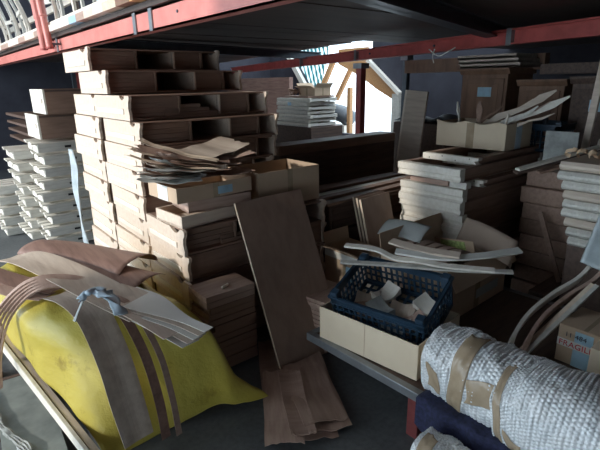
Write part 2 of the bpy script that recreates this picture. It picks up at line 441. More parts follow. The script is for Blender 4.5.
# white plastic wrap between left slat stack and units
o = MB().sheet(lambda u, v: (1.0+.015*math.sin(9*u+5*v), 4.165+.12*v+.012*math.sin(20*u), .02+1.08*u), 24, 6, .003).build('plastic_sheet', 'label_blue_pale', smooth=True)
tag(o, 'white plastic sheet hanging at the back corner of the far shelf stack', 'sheet')

# ------------------------------------------------------------------ things on the low near stack
def open_tray(name, label, cat, L, D, h, mat, t=.012, loc=(0,0,0), rz=0, tilt=(0,0), group=None):
    r = thing(name, label, cat, loc, rz, group)
    r.rotation_euler = (R(tilt[0]), R(tilt[1]), R(rz))
    MB().box(0, L, 0, D, 0, t).build('bottom_board', mat, r)
    for nm, b in (('front_board',(0,L,0,t,0,h)),('back_board',(0,L,D-t,D,0,h)),('end_board',(0,t,t,D-t,0,h)),('end_board',(L-t,L,t,D-t,0,h))):
        MB().box(*b).build(nm, mat, r, .0015)
    return r
open_tray('wooden_tray', 'small open wooden tray sticking out on the low near stack', 'tray', .42, .30, .07, 'birch', loc=(1.06,2.33,.829), rz=4)
open_tray('wooden_tray', 'second wooden tray lying under the flat cardboard box', 'tray', .40, .26, .07, 'veneer_x', loc=(1.12,2.36,.902), rz=-5)
def carton(name, label, L, D, h, mat='card', loc=(0,0,0), rz=0, flaps=(50,50,60,60), t=.005, tape=True, fw=None, marks=None, tilt=(0,0)):
    """open cardboard box, four flaps folded out by the given angles from upright (None = no flap)"""
    r = thing(name, label, 'box', loc, rz); r.rotation_euler = (R(tilt[0]), R(tilt[1]), R(rz))
    m = MB().box(0,L,0,t,0,h).box(0,L,D-t,D,0,h).box(0,t,t,D-t,0,h).box(L-t,L,t,D-t,0,h).box(t,L-t,t,D-t,0,t)
    m.build('carton_body', mat, r, .001)
    fw = fw or D*.4
    for k, a in enumerate(flaps):
        if a is None: continue
        a = R(a); c, s_ = math.cos(a)*fw, math.sin(a)*fw
        if k == 0: f = MB().sheet(lambda u,v: (L*u, -s_*v, h+c*v-.006*math.sin(3*u)*v), 6, 4, t*.7)
        if k == 1: f = MB().sheet(lambda u,v: (L*u, D+s_*v, h+c*v), 6, 4, t*.7)
        if k == 2: f = MB().sheet(lambda u,v: (-s_*v, D*u, h+c*v+.01*math.sin(4*u)*v), 6, 4, t*.7)
        if k == 3: f = MB().sheet(lambda u,v: (L+s_*v, D*u, h+c*v), 6, 4, t*.7)
        f.build('flap', mat, r)
    if tape:
        MB().box(L*.46, L*.54, -.0012, .0, 0, h).build('tape', 'tape', r); MB().box(-.0012, 0, D*.45, D*.55, 0, h).build('tape', 'tape', r)
    return r
c1 = carton('cardboard_box', 'flat brown cardboard box under the heap of veneer offcuts', .50, .34, .085, 'card', (1.04,2.32,.976), 3, (None,None,None,None))
MB().box(.26,.36,-.002,-.0005,.015,.06).build('printed_patch', 'label_blue', c1)
MB().box(-.002,-.0005,.10,.22,.0,.085).build('pale_patch', 'card_white', c1)
carton('cardboard_box', 'brown cardboard box standing right of the veneer heap', .50, .36, .235, 'card', (1.60,2.36,.829), 0, (None,None,None,None))
# veneer offcut heap: loose rough sheets, each its own thing
def veneer_sheet(name, label, L, W, loc, rz, mat, bend=.03, tilt=(0,0), th=.0015, ragged=.02, group=None, cat='veneer', seed=0):
    rnd = random.Random(seed)
    ph = rnd.uniform(0, 6)
    def fn(u, v):
        x = (u-.5)*L; y = (v-.5)*W
        e = ragged*noise.noise(Vector((v*7+seed, seed*1.3, u > .5)))*(abs(u-.5)*2)**6*2
        return (x+e*(1 if u > .5 else -1), y+.15*ragged*math.sin(u*9+ph), bend*(4*(u-.5)**2)+.25*bend*math.sin(v*4+ph)+.004*math.sin(u*13+ph))
    o = MB().sheet(fn, 18, 10, th).build(name, mat, smooth=False)
    o.location = loc; o.rotation_euler = (R(tilt[0]), R(tilt[1]), R(rz))
    return tag(o, label, cat, group)
GV = 'veneer offcuts heaped on the flat cardboard box'
lay = [(.52,.22,(1.32,2.47),-5,'veneer_x','widest brown sheet, bottom of the heap',2),
       (.50,.14,(1.17,2.42),30,'card_white','pale sheet sticking out left',4),
       (.46,.12,(1.14,2.50),15,'veneer_x','pinkish strip low in the heap',3),
       (.50,.10,(1.18,2.46),-22,'veneer_pink','narrow strip crossing the others',5),
       (.44,.12,(1.16,2.40),8,'card_grey','grey sheet with torn end',6),
       (.52,.16,(1.28,2.50),-12,'veneer_x','middle brown sheet',4),
       (.50,.05,(1.13,2.48),-38,'edge','thin pale edge strip',9),
       (.50,.24,(1.40,2.56),-8,'veneer_x','broad brown sheet leaning right',-2),
       (.48,.06,(1.16,2.52),-30,'edge','short pale strip on top',12),
       (.52,.12,(1.22,2.52),-26,'veneer_pink','dark narrow sheet near the top',10),
       (.42,.26,(1.44,2.58),16,'veneer','large pale cornered sheet at the right top',-6),
       (.46,.05,(1.18,2.50),-45,'edge','splintered pale strip, topmost',14)]
for k, (L, W, (x, y), rz, mt, d, ty) in enumerate(lay):
    veneer_sheet('veneer_offcut', d+', in the veneer heap on the flat box', L, W, (x-.02, y, 1.09+.0125*k), rz, mt, .014, (random.uniform(-6,8), ty+1), group=GV, seed=k+1)
for k in range(6):
    veneer_sheet('veneer_offcut', ['grey paper-thin sheet at the left of the veneer heap','pale torn sheet at the left of the veneer heap','white thin sheet under the left of the veneer heap','split sheet poking left from the veneer heap','curled sheet at the far left of the heap','brown splinter fanned upwards at the left of the heap'][k],
                 .34, .11, (1.06+.02*k, 2.42+.03*k, 1.09+.016*k), -35+k*17, ['card_grey','card_white','palewood','veneer','card_grey','veneer_x'][k], .02, (4, 3+3*k), group=GV, seed=30+k)

# ------------------------------------------------------------------ leaning boards and panel stack by the near stack
def lean_panel(name, label, x0, x1, yb, zb, yt, zt, th, mat, shear=0, dx=0):
    """panel leaning in +y; bottom edge at yb,zb, top at yt,zt"""
    r = thing(name, label, 'board', ((x0+x1)/2, yb, zb))
    w = (x1-x0)/2
    v = Vector((shear, yt-yb, zt-zb)); n = Vector((0, -(zt-zb), yt-yb)).normalized()*th
    p = [Vector((-w,0,0)), Vector((w,0,.01)), Vector((w,0,.01))-n, Vector((-w,0,0))-n]
    q = [a+v for a in p]
    q[1] = q[1]+Vector((dx,0,0)); q[2] = q[2]+Vector((dx,0,0))
    MB().hexa(p+q).build('panel_face', mat, r, .001)
    e = Vector((-.0015,0,0))
    MB().hexa([p[0]+e,p[0],p[3],p[3]+e,q[0]+e,q[0],q[3],q[3]+e]).build('pale_edge', 'edge', r)
    return r
lean_panel('plywood_sheet', 'large brown plywood panel leaning, front one of two', 1.37, 1.86, 1.86, .0, 2.27, .935, .015, 'brown_v')
lean_panel('plywood_sheet', 'brown plywood panel leaning just behind the large front one', 1.395, 1.88, 1.90, .0, 2.295, .925, .015, 'brown_v')
GP = 'cut panels stacked before the low near shelf stack'
for k in range(13):
    z = .506-.037*(k+1); jx = random.uniform(-.012, .012); jy = random.uniform(-.012, .012)
    if k in (0, 1): jx = jy = 0
    o = box_thing('cut_board', 'flat cut panel in the short stack left of the leaning plywood, '+ordn(k), 'panel',
        1.045+jx+(.03 if k in (2,5,8) else 0), 1.355+jx*.3, 2.085+jy*.5, 2.295+min(jy, 0), z, z+.035, 'veneer_x' if k < 2 else 'brown', group=GP)
o = MB().tube([(0,0,0),(.05,0,0)], .008, 8).build('wooden_dowel', 'birch_pale'); o.location=(1.17,2.13,.514); o.rotation_euler=(0,0,R(20)); tag(o,'small pale dowel lying on the short panel stack','dowel')

# ------------------------------------------------------------------ pale frames stack far left
def face_frame(L=.6, W=.5, h=.112, mat='greywood', name='face_frame', cat='frame', holes=True, prof=False, rail=.05):
    r = thing(name, '', cat)
    MB().box(0, L, 0, .02, 0, h*.8).build('side_rail', mat, r, .001)
    MB().box(0, L, W-.02, W, 0, h*.8).build('side_rail', mat, r, .001)
    return r
def slat_tray():
    r = thing('slatted_frame', '', 'frame')
    L, W, h = .75, .50, .118
    for y in (0, W-.02):
        s = MB().box(0, L, y, y+.02, .0, h*.62).build('side_rail', 'greywood', r, .001)
        if y == 0:
            for x in (.22, .50): MB().box(x, x+.055, -.0015, .0005, h*.25, h*.42).build('slot', 'black', s)
    MB().box(-.004, .012, .02, .24, 0, h*.5).build('end_rail', 'palewood', r, .001)
    MB().box(-.004, .012, .27, W-.02, 0, h*.5).build('end_rail', 'palewood', r, .001)
    for k in range(4):
        MB().box(-.045+.01*(k % 2), L*.98, .01+k*.125, .085+k*.125, h*.63, h*.75).build('slat', 'palewood', r, .001)
    return r
sp = slat_tray(); GS = 'pale slatted frames stacked at the far left'
for k in range(11):
    z = 1.15-.118*(k+1)
    if z < -.01: break
    o = sp if k == 0 else copy_tree(sp)
    o.location = (.87+random.uniform(-.03,.03), 4.72+.035*k*.6+random.uniform(-.02,.02), z+.0); o.rotation_euler = (0,0,R(random.uniform(-2,2)))
    o['label'] = 'pale slatted frame in the tall far left stack, %s' % ordn(k); o['group'] = GS
sp2 = copy_tree(sp); sp2.location.z = 1; GS2 = 'pale slatted frames in the lower stack at the left edge'
for k in range(8):
    o = sp2 if k == 0 else copy_tree(sp2)
    o.location = (.76+random.uniform(-.03,.03), 5.27+random.uniform(-.02,.02), .92-.118*(k)); o.rotation_euler = (0,0,R(random.uniform(-3,3)))
    if o.location.z < 0: o.location.z = .012
    o['label'] = 'pale slatted frame in the lower stack at the left edge, %s' % ordn(k); o['group'] = GS2
for k in range(5):
    o = copy_tree(sp)
    o.location = (.62+random.uniform(-.02,.02), 5.90+random.uniform(-.02,.02), .012+.118*(4-k)); o.rotation_euler = (0,0,R(random.uniform(-3,3)))
    o['label'] = 'pale slatted frame in the lowest farthest stack at the left border, %s' % ordn(k); o['group'] = 'pale slatted frames in the lowest stack at the left border'
def drawer_box(h=.205):
    r = thing('drawer_box', '', 'drawer')
    MB().box(0,.016,0,.5,0,h).build('end_panel', 'palewood', r, .001)
    e = MB().box(-.008,0,.06,.30,h*.45,h*.62).build('cleat', 'birch_pale', r, .002)
    MB().box(.016,.75,0,.014,0,h).build('side_panel', 'brown', r)
    MB().box(.016,.75,.486,.5,0,h).build('side_panel', 'brown', r)
    MB().box(.734,.75,.014,.486,0,h).build('end_panel', 'palewood', r)
    MB().box(.016,.734,.014,.486,0,.01).build('bottom_board', 'brown', r)
    MB().box(.016,.75,-.006,0,h-.022,h-.006).build('top_edge', 'darkwood', r)
    return r
db = drawer_box()
db.location = (.92,4.50,1.372); tag(db, 'pale ended drawer box on top of the far left frame stack, upper one', None, 'drawer boxes at far left')
d2 = copy_tree(db); d2.location = (.86,4.58,1.160); tag(d2, 'pale ended drawer box on top of the far left frame stack, lower one', None, 'drawer boxes at far left')
# clutter behind them
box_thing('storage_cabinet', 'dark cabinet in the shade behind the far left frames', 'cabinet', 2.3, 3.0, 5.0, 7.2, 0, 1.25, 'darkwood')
for k in range(4):
    box_thing('rail_board', 'dark board end in the dark rack at the left edge, '+ordn(k), 'board', 1.2, 2.2, 6.9+.05*(k % 2), 8.6, .86+.11*(3-k), .885+.11*(3-k)+.01, 'darkwood', group='boards in the dark rack at the left edge')
for k, yy in enumerate((6.95, 8.45)):
    box_thing('rack_upright', ['nearer','farther'][k]+' upright carrying the boards in the dark left rack', 'post', 2.2, 2.26, yy, yy+.06, 0, 1.9, 'darksteel')
for k in range(3):
    box_thing('offcut_block', 'pale offcut block on the frames between stacks, '+['largest','middle','smallest'][k], 'block', 1.5+.14*k, 1.62+.13*k, 4.55-.03*k, 4.75, 1.578, 1.70-.03*k, 'palewood', rz=10*k)

# ------------------------------------------------------------------ middle background
# long dark panels (ledge) behind the units
GL = 'long dark panels stacked behind the leaning boards'
for k in range(7):
    z = 1.08-.085*(k+1)
    box_thing('long_plank', 'long dark panel in the stack below the bright opening, '+ordn(k), 'panel', 2.40+random.uniform(-.02,.02), 3.93, 3.2+random.uniform(0,.02), 3.42, z, z+.082, 'darkwood' if k else 'brown', group=GL)
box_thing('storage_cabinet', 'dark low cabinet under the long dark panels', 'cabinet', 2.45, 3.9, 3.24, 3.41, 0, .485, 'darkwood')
# dark drawer cabinets
def chest(label, x0, x1, y0, y1, z0, z1, mat='darkwood', face='y', n=2, cat='cabinet', name='storage_cabinet'):
    r = thing(name, label, cat, (x0, y0, z0))
    X, Y, Z = x1-x0, y1-y0, z1-z0
    MB().box(0, X, 0, Y, 0, Z).build('cabinet_body', mat, r, .012)
    for i in range(n):
        a, b = Z*i/n+.02, Z*(i+1)/n-.02
        d = MB().box(-.012, 0, .02, Y-.02, a, b) if face == 'x' else MB().box(.02, X-.02, -.012, 0, a, b)
        d = d.build('door', mat, r, .006)
        h = MB().box(-.022, -.012, Y*.4, Y*.6, (a+b)/2, (a+b)/2+.012) if face == 'x' else MB().box(X*.4, X*.6, -.022, -.012, (a+b)/2, (a+b)/2+.012)
        h.build('handle', 'darksteel', d)
    return r
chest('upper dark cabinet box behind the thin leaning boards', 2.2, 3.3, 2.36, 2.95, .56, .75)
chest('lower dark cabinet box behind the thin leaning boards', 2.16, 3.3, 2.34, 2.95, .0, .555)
GT = 'loose dark strips on the upper dark cabinet'
for k in range(5):
    o = MB().box(-.62,.62,-.035,.035,0,.02).build('timber_strip', 'brown' if k != 2 else 'greywood', bevel=.002)
    o.location = (2.80+.03*k, 2.42+.10*k, .752+.012*(k % 2)); o.rotation_euler = (0,R(-.5),R(2-1.5*k))
    tag(o, 'loose timber strip on the upper dark cabinet, %s from the front' % ['first','second','third','fourth','fifth'][k], 'strip', GT)
for k in range(3):
    lean_panel('thin_board', 'thin dark board with pale edge leaning on dark cabinet, '+['front','middle','rear'][k]+' of three', 2.36+.012*k, 2.66, 1.98+.045*k, .0, 2.21+.045*k, .80, .018, 'brown_v')
# pale leaning board
lean = thing('leaning_board', 'tall pale board leaning against the wall right of the bright opening', 'board', (3.98,2.92,0))
MB().box(0,.022,0,.28,0,1.49).build('panel_face', 'veneer', lean, .002)
MB().box(-.001,.0,.258,.281,0,1.49).build('pale_edge', 'birch_pale', lean)  # paler strip stands in for light catching the board's edge
lean.location = (3.98,3.03,0); lean.rotation_euler = (R(4), R(3), 0)
# frames stacked below the opening
GF = 'pale frames stacked below the bright opening'
def pale_frame():
    r = thing('window_frame_blank', '', 'frame')
    MB().box(0,.05,0,.86,0,.055).build('front_rail', 'palewood', r, .003)
    MB().box(.55,.60,0,.86,0,.055).build('back_rail', 'palewood', r, .003)
    for y in (0, .4, .80): MB().box(.05,.55,y,y+.06,.008,.047).build('cross_rail', 'greywood', r)
    MB().box(-.012,0,.1,.75,.008,.02).build('bead', 'greywood', r)
    return r
pf = pale_frame()
for k in range(7):
    o = pf if k == 0 else copy_tree(pf)
    o.location = (5.0+random.uniform(-.03,.03), 5.86+random.uniform(-.06,.06), 1.29-.066*k); o.rotation_euler = (0,0,R(random.uniform(-2,2)))
    o['label'] = 'pale frame in the stack below the bright opening, '+ordn(k); o['group'] = GF
    if k == 1: lab_host = o
lb = MB().box(-.016,-.012,.42,.51,0,.052).build('paper_label', 'label_blue', lab_host); lb['label'] = 'blue paper label'
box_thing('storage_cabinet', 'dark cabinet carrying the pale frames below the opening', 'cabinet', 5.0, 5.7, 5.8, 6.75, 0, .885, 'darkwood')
box_thing('long_plank', 'brown board lying on top of the pale frames below the opening', 'board', 5.02, 5.6, 5.9, 6.5, 1.350, 1.38, 'brown')
carton('cardboard_box', 'brown cardboard box on the pale frames below the opening', .35, .40, .12, 'card', (5.15,5.88,1.382), 0, (40,40,70,None), fw=.1)
o = MB()
for k in range(7):
    a = k*.9; o.tube(smoothpath([(.05*math.cos(a),.09*math.sin(a)+.04*k,0),(.02,.04*k,.05),(.06*math.cos(a+1),.05*k+.02,.09)],3), .014, 6)
o = o.build('wood_scrap', 'walnut'); o.location=(5.08,6.22,1.40); tag(o,'twisted brown wood scrap on the pale frames before the bright opening','scrap', None)
# reddish wall panel left of opening and rear cabinet under it
box_thing('wall_board', 'reddish brown board behind the scalloped unit left of opening', 'board', 6.5, 6.6, 8.25, 10.8, .9, 1.70, 'redbrown')
box_thing('storage_cabinet', 'dark tall cabinet under the reddish board far back', 'cabinet', 6.4, 6.9, 8.3, 10.6, 0, .898, 'darkwood')
# outside the opening: translucent canopy on an orange timber frame
cy = thing('timber_canopy', 'orange timber canopy with ribbed translucent sheet outside the bright opening', 'canopy', (8.4, 9.0, -.05))
def cpt(y, z, x=0): return (x, y-9.0, z+.05)
k_ = 8.4/7.4
def cq(y, z): return (y*k_, 1.6+(z-1.6)*k_)
def cpl(y, z, x=0):
    a, b = cq(y, z); return (x, a-9.0, b+.05)
MB().sheet(lambda u, v: tuple(Vector(cpl(9.12,1.31,.05)).lerp(Vector(cpl(8.30,1.37,.05)), u)*(1-v)+Vector(cpl(9.12,2.25,-.25)).lerp(Vector(cpl(7.70,2.35,-.25)), u)*v+Vector((.012*math.sin(u*75),0,0))), 120, 6, .006).build('roof_sheet', 'canopy', cy, smooth=True)
for a, b, w_ in [((9.07,2.10),(9.55,1.45),.13),((7.80,2.06),(8.28,1.32),.13),((7.20,1.98),(7.72,1.22),.10),((9.20,1.34),(8.10,1.36),.07),((9.28,2.0),(8.75,1.35),.04)]:
    MB().sweep([cpl(*a, .0), cpl(*b, .0)], w_, .08, (0,1,0)).build('rafter', 'orangewood', cy)
for yy in (10.9, 8.3):
    MB().box(-.05,.05,yy-9.05,yy-8.95,0,1.5).build('post', 'orangewood', cy)
ht = thing('tarp_screen', 'grey tarp hung on a rail in the bright opening left of the red post', 'tarp', (8.6, 9.6, -.05))
MB().sheet(lambda u, v: (.03*math.sin(u*14), .75-1.05*u, 1.55-(.40+.15*math.sin(u*3.1))*v*(1.15-.3*u)), 20, 8, .008).build('tarp_cloth', 'grey_tarp', ht, smooth=True)
MB().box(-.02,.02,-.35,.8,1.54,1.58).build('rail', 'darksteel', ht)
for yy in (-.35,.76): MB().box(-.02,.02,yy,yy+.04,0,1.54).build('post', 'darksteel', ht)
o = MB().tube(smoothpath([(8.9,8.7,.62),(8.9,9.1,.78),(8.9,9.7,.82),(8.9,10.2,.70)],6), [.1]+[.22]*17+[.1], 14).build('covered_bundle', 'grey_tarp', smooth=True)
tag(o, 'dark covered bundle low in the bright opening', 'bundle')
box_thing('support_crate', 'pale crate under the dark covered bundle outside', 'crate', 8.7, 9.1, 8.8, 10.1, -.05, .5, 'palewood')
# hanging wire under rear beam
o = MB().tube(smoothpath([(3.75,2.72,1.86),(3.75,2.62,1.80),(3.75,2.52,1.83),(3.75,2.45,1.86)],6), .006, 6).tube(smoothpath([(3.75,2.66,1.86),(3.74,2.67,1.80),(3.75,2.66,1.74)],5), .005, 6).build('hanging_wire', 'card_white', smooth=True)
tag(o, 'white wire dangling from the rear red beam', 'wire')
# dark boxes with cloth behind the pale leaning board
chest('dark cabinet between the pale leaning board and the cardboard box', 4.3, 4.9, 2.86, 3.55, 0, 1.15)
o = MB().sheet(lambda u,v: (4.30+.5*v, 2.87+.66*u, 1.17+.03*math.sin(u*17)*math.cos(v*5)+.03*math.sin(u*7)), 30, 8, .01).build('dust_sheet', 'grey_tarp', smooth=True)
tag(o, 'crumpled grey cloth on the dark rear cabinet', 'cloth')
box_thing('wooden_beam', 'brown timber beam under the deck behind the rear red beam', 'beam', 4.9, 5.0, 2.2, 3.9, 1.68, 1.83, 'walnut')
MBm = None

# tall brown cabinets, rear right
def tall_cab(label, x, y0, y1, z1, mat='walnut', patch=True, name='tall_cabinet', rz=0):
    r = thing(name, label, 'cabinet', (x, y0, 0), rz); W = y1-y0; D = .5
    MB().box(0, D, 0, W, 0, z1-.05).build('cabinet_body', mat, r, .004)
    MB().prism([(-.035,z1-.01),(-.035,z1+.005),(D+.02,z1+.005),(D+.02,z1-.05),(0,z1-.05),(-.012,z1-.035),(-.025,z1-.012)], 'y', -.02, W+.02).build('cornice', mat, r)
    for a, b in ((.08, .48*z1), (.52*z1, z1-.09)):
        d = MB().box(-.014, 0, .03, W-.03, a, b).build('door', mat, r, .003)
        MB().box(-.020, -.014, .08, W-.08, a+.05, b-.05).build('raised_panel', mat, d, .004)
        MB().tube([(-.03,.05,(a+b)/2),(-.014,.05,(a+b)/2)], .008, 8).build('knob', 'darksteel', d)
    if patch: MB().box(-.022,-.0201, W*.3, W*.6, z1-.26, z1-.17).build('paper_label', 'label_blue', r)
    return r
tall_cab('tall brown cabinet with pale blue label behind the cardboard box', 4.45, 2.32, 2.80, 1.69)
tall_cab('tall brown cabinet with cornice, middle of the rear right cabinets', 4.45, 1.80, 2.20, 1.58, patch=False)
tall_cab('tall dark cabinet at the right end of the rear cabinets', 4.15, 1.25, 1.62, 1.60, patch=True, mat='darkwood')
for k in range(3):
    open_tray('shallow_frame', 'shallow pale frame on top of the labelled tall cabinet, '+ordn(2-k), 'frame', .45, .62, .04, 'veneer', t=.02, loc=(4.45+.02*k,2.22+.03*k,1.70+.042*k), group='shallow frames on the labelled cabinet')
box_thing('wooden_beam', 'dark plank resting under the deck above the right cabinets', 'plank', 4.6, 5.1, .9, 2.1, 1.63, 1.72, 'darkwood')

# ------------------------------------------------------------------ door frame stack, right
def door_frame(L=1.2, W=.52, h=.088):
    r = thing('cabinet_face_frame', '', 'frame')
    prof = [(0,0),(.012,.012),(.012,h*.40),(0,h*.46),(0,h*.94),(.006,h),(.06,h),(.06,0)]
    # end rails with moulded face
    MB().prism([(p[0], p[1]) for p in prof], 'y', 0, W).build('end_rail', 'palewood', r, .001)
    MB().prism([(L-p[0], p[1]) for p in prof], 'y', 0, W).build('end_rail', 'palewood', r, .001)
    MB().prism([(p[0], p[1]) for p in prof], 'x', .06, L-.06).build('side_rail', 'brown', r, .001)
    MB().prism([(W-p[0], p[1]) for p in prof], 'x', .06, L-.06).build('side_rail', 'brown', r, .001)
    for x in (.4*L, .7*L):
        MB().box(x, x+.05, .06, W-.06, h*.3, h*.8).build('cross_rail', 'greywood', r)
    return r
def plate_frame(L=1.2, W=.46, h=.045):
    """moulded slab whose end shows dowel holes and a notched profile"""
    r = thing('moulded_slab', '', 'frame')
    prof = [(0,0),(.02,h*.1),(.03,h*.45),(.012,h*.5),(.0,h*.6),(.0,h),(W,h),(W,0)]
    MB().prism(prof, 'x', 0, .05).build('end_rail', 'palewood', r, .001)
    MB().prism(prof, 'x', L-.05, L).build('end_rail', 'palewood', r, .001)
    MB().prism(prof[:7][:6]+[(.07,h),(.07,0)], 'x', .05, L-.05).build('side_rail', 'brown', r)
    MB().box(.05, L-.05, W-.06, W, 0, h).build('side_rail', 'brown', r)
    for i in range(4):
        for z in (h*.3, h*.75):
            if (i+int(z > h*.5)) % 2: MB().tube([(-.001, W*(.15+.24*i), z), (.002, W*(.15+.24*i), z)], .0045, 8).build('dowel_hole', 'black', r)
    return r
df = door_frame(); pl = plate_frame(); GD = 'pale moulded frames stacked at the right'
X = 2.75
first = {'d': True, 'p': True}
def stackput(kind, x, y, z, rz, label):
    p = {'d': df, 'p': pl}[kind]
    if first[kind]: first[kind] = False; o = p
    else: o = copy_tree(p)
    o.location = (x, y, z); o.rotation_euler = (0, 0, R(rz)); o['label'] = label; o['group'] = GD
    return o
stackput('p', 2.98, 1.70, 1.030, 0, 'moulded frame with dowel holes, topmost under the scrap box')
stackput('d', 2.75, 1.69, .940, 0, 'pale open frame with dark hollow, highest wide one of right stack')
stackput('p', 2.93, 1.62, .893, 0, 'moulded frame with dowel holes below the wide open frame')
z = .893
for k in range(9):
    z -= .090
    stackput('d', 2.77+random.uniform(-.02,.02)+(.03 if k == 2 else 0), 1.67+random.uniform(-.015,.015), z, random.uniform(-.8,.8), 'pale moulded frame in the lower right stack, %s below the dowelled frame' % ['first','second','third','fourth','fifth','sixth','seventh','eighth','ninth'][k])
box_thing('timber_bearer', 'low timber baulk on the floor beyond the steel bench', 'timber', 2.95, 3.32, 1.10, 1.24, 0, .26, 'darkwood')
box_thing('timber_bearer', 'timber bearer on the floor under the right frame stack', 'timber', 2.9, 3.8, 1.8, 2.1, 0, z, 'darkwood')
box_thing('wood_block', 'brown wooden bar set on the lower frames of the right stack', 'block', 2.79, 2.83, 1.80, 2.12, .893, .928, 'veneer_pink')
b = box_thing('wood_block', 'grey wooden block with dowel holes beside the brown bar', 'block', 2.79, 2.85, 1.66, 1.79, .893, .935, 'greywood')
# box with scraps on top of the stack
sb = carton('cardboard_box', 'pale cardboard box full of scrap wood on the right frame stack', .40, .60, .195, 'card_pale', (3.40,1.74,1.077), 0, (None,None,None,None), t=.006, tape=False)
MB().box(-.0015,0,.26,.325,0,.195).build('tape', 'tape', sb)
MB().box(.15,.24,-.0015,0,.0,.195).build('packing_strip', 'plastic_blue', sb)
MB().sheet(lambda u,v:(.0-.0*v, .0+.6*u, .195+.012*v*math.sin(14*u)), 12, 2, .004).build('torn_edge', 'card_pale', sb)
sc = [((3.45,2.12,1.09),(3.50,2.23,1.42),.03,'palewood','pale narrow stick standing at the left of the scrap box'),
      ((3.50,2.02,1.09),(3.50,2.03,1.42),.05,'brown','brown upright offcut in the scrap box'),
      ((3.55,2.10,1.20),(3.70,1.55,1.50),.05,'veneer','broad splintered offcut pointing right, topmost in scrap box'),
      ((3.50,2.02,1.18),(3.62,1.42,1.46),.045,'palewood','pale flat strip poking out far right of the scrap box'),
      ((3.60,2.00,1.16),(3.75,1.60,1.42),.035,'veneer_pink','pinkish offcut slanting in the scrap box'),
      ((3.48,1.95,1.18),(3.55,1.60,1.40),.03,'greywood','grey offcut low at the front of the scrap box'),
      ((3.65,2.15,1.16),(3.72,1.72,1.44),.03,'edge','thin splinter behind the broad offcut in the scrap box'),
      ((3.62,2.06,1.16),(3.80,1.68,1.47),.022,'edge','thin forked splinter crossing the broad offcut in the scrap box'),
      ((3.52,1.98,1.14),(3.60,1.50,1.36),.020,'veneer','thin low splinter at the right of the scrap box'),
      ((3.58,2.20,1.14),(3.66,1.92,1.40),.024,'walnut','dark splinter at the left rear of the scrap box'),
      ((3.46,1.80,1.10),(3.44,1.76,1.36),.018,'birch_pale','tiny pale sliver upright at the right of the scrap box')]
for a, b, w, mt, l in sc:
    a = Vector(a); b = Vector(b); n = 6
    pts = [a.lerp(b, i/n)+Vector((0, 0, .012*math.sin(i*1.7+w*90))) for i in range(n+1)]
    ww = [w*(1+.35*math.sin(i*2.3+w*50)) for i in range(n)]+[w*.3]
    o = MB().sweep([p-a for p in pts], [q*.85 for q in ww], .010, (0,.35,1)).build('wood_offcut', mt); o.location = a
    tag(o, l, 'offcut', 'offcuts in the scrap box')
# dark plastic crate behind the box
def mesh_crate(L, D, h, name, label, mat='crate', nx=10, nz=3, t=.008):
    r = thing(name, label, 'crate')
    def grid(pt, W, z0, z1, nx, nz, bar):
        m = MB()
        def q(a0, a1, b0, b1): m.hexa([pt(a0,0,b0),pt(a1,0,b0),pt(a1,t,b0),pt(a0,t,b0),pt(a0,0,b1),pt(a1,0,b1),pt(a1,t,b1),pt(a0,t,b1)])
        q(0, W, z0, z0+.028); q(0, W, z1-.045, z1)
        H_ = z1-.045-(z0+.028)
        for i in range(nx+1):
            a = i*(W-bar)/nx; q(a, a+bar, z0+.028, z1-.045)
        for j in range(1, nz):
            b = z0+.028+H_*j/nz; q(0, W, b-.004, b+.004)
        q(0, W, z1-.006, z1)
        return m
    grid(lambda a,o,z:(a,o,z), L, 0, h, nx, nz, .011).build('long_side', mat, r)
    grid(lambda a,o,z:(a,D-o,z), L, 0, h, nx, nz, .011).build('long_side', mat, r)
    hz = h+.035
    for x0, sg in ((0, 1), (L, -1)):
        grid(lambda a,o,z:(x0+sg*o,a,z), D, 0, h, int(nx*.7), nz, .011).build('short_side', mat, r)
    for x in (0, L-.045):
        for y in (0, D-.045): MB().prism([(x,y),(x+.045,y),(x+.045,y+.045),(x,y+.045)], 'z', h-.05, h+.022).build('corner_post', mat, r, .006)
    m = MB()
    for i in range(12): m.box(i*(L-.02)/11, i*(L-.02)/11+.014, 0, D, 0, .008)
    for i in range(8): m.box(0, L, i*(D-.02)/7, i*(D-.02)/7+.014, 0, .0085)
    m.build('base_grid', mat, r)
    m = MB()   # protruding rim
    m.box(-.008,L+.008,-.010,0,h-.012,h).box(-.008,L+.008,D,D+.010,h-.012,h).box(-.010,0,-.008,D+.008,h-.012,h).box(L,L+.010,-.008,D+.008,h-.012,h)
    m.box(-.004,L+.004,-.006,0,h-.052,h-.044).box(-.006,0,-.004,D+.004,h-.052,h-.044)
    m.build('rim', mat, r, .002)
    return r
c2 = mesh_crate(.42, .32, .22, 'plastic_crate', 'dark blue plastic crate behind the scrap cardboard box')
c2.location = (3.86, 1.55, 1.03)
box_thing('storage_cabinet', 'low dark cabinet under the rear plastic crate', 'cabinet', 3.99, 4.38, 1.66, 2.3, 0, 1.028, 'darkwood')
box_thing('cardboard_sheet', 'pale grey cardboard piece standing right of scrap box', 'cardboard', 3.5, 3.51, 1.28, 1.50, .99, 1.24, 'dimmed_pale')

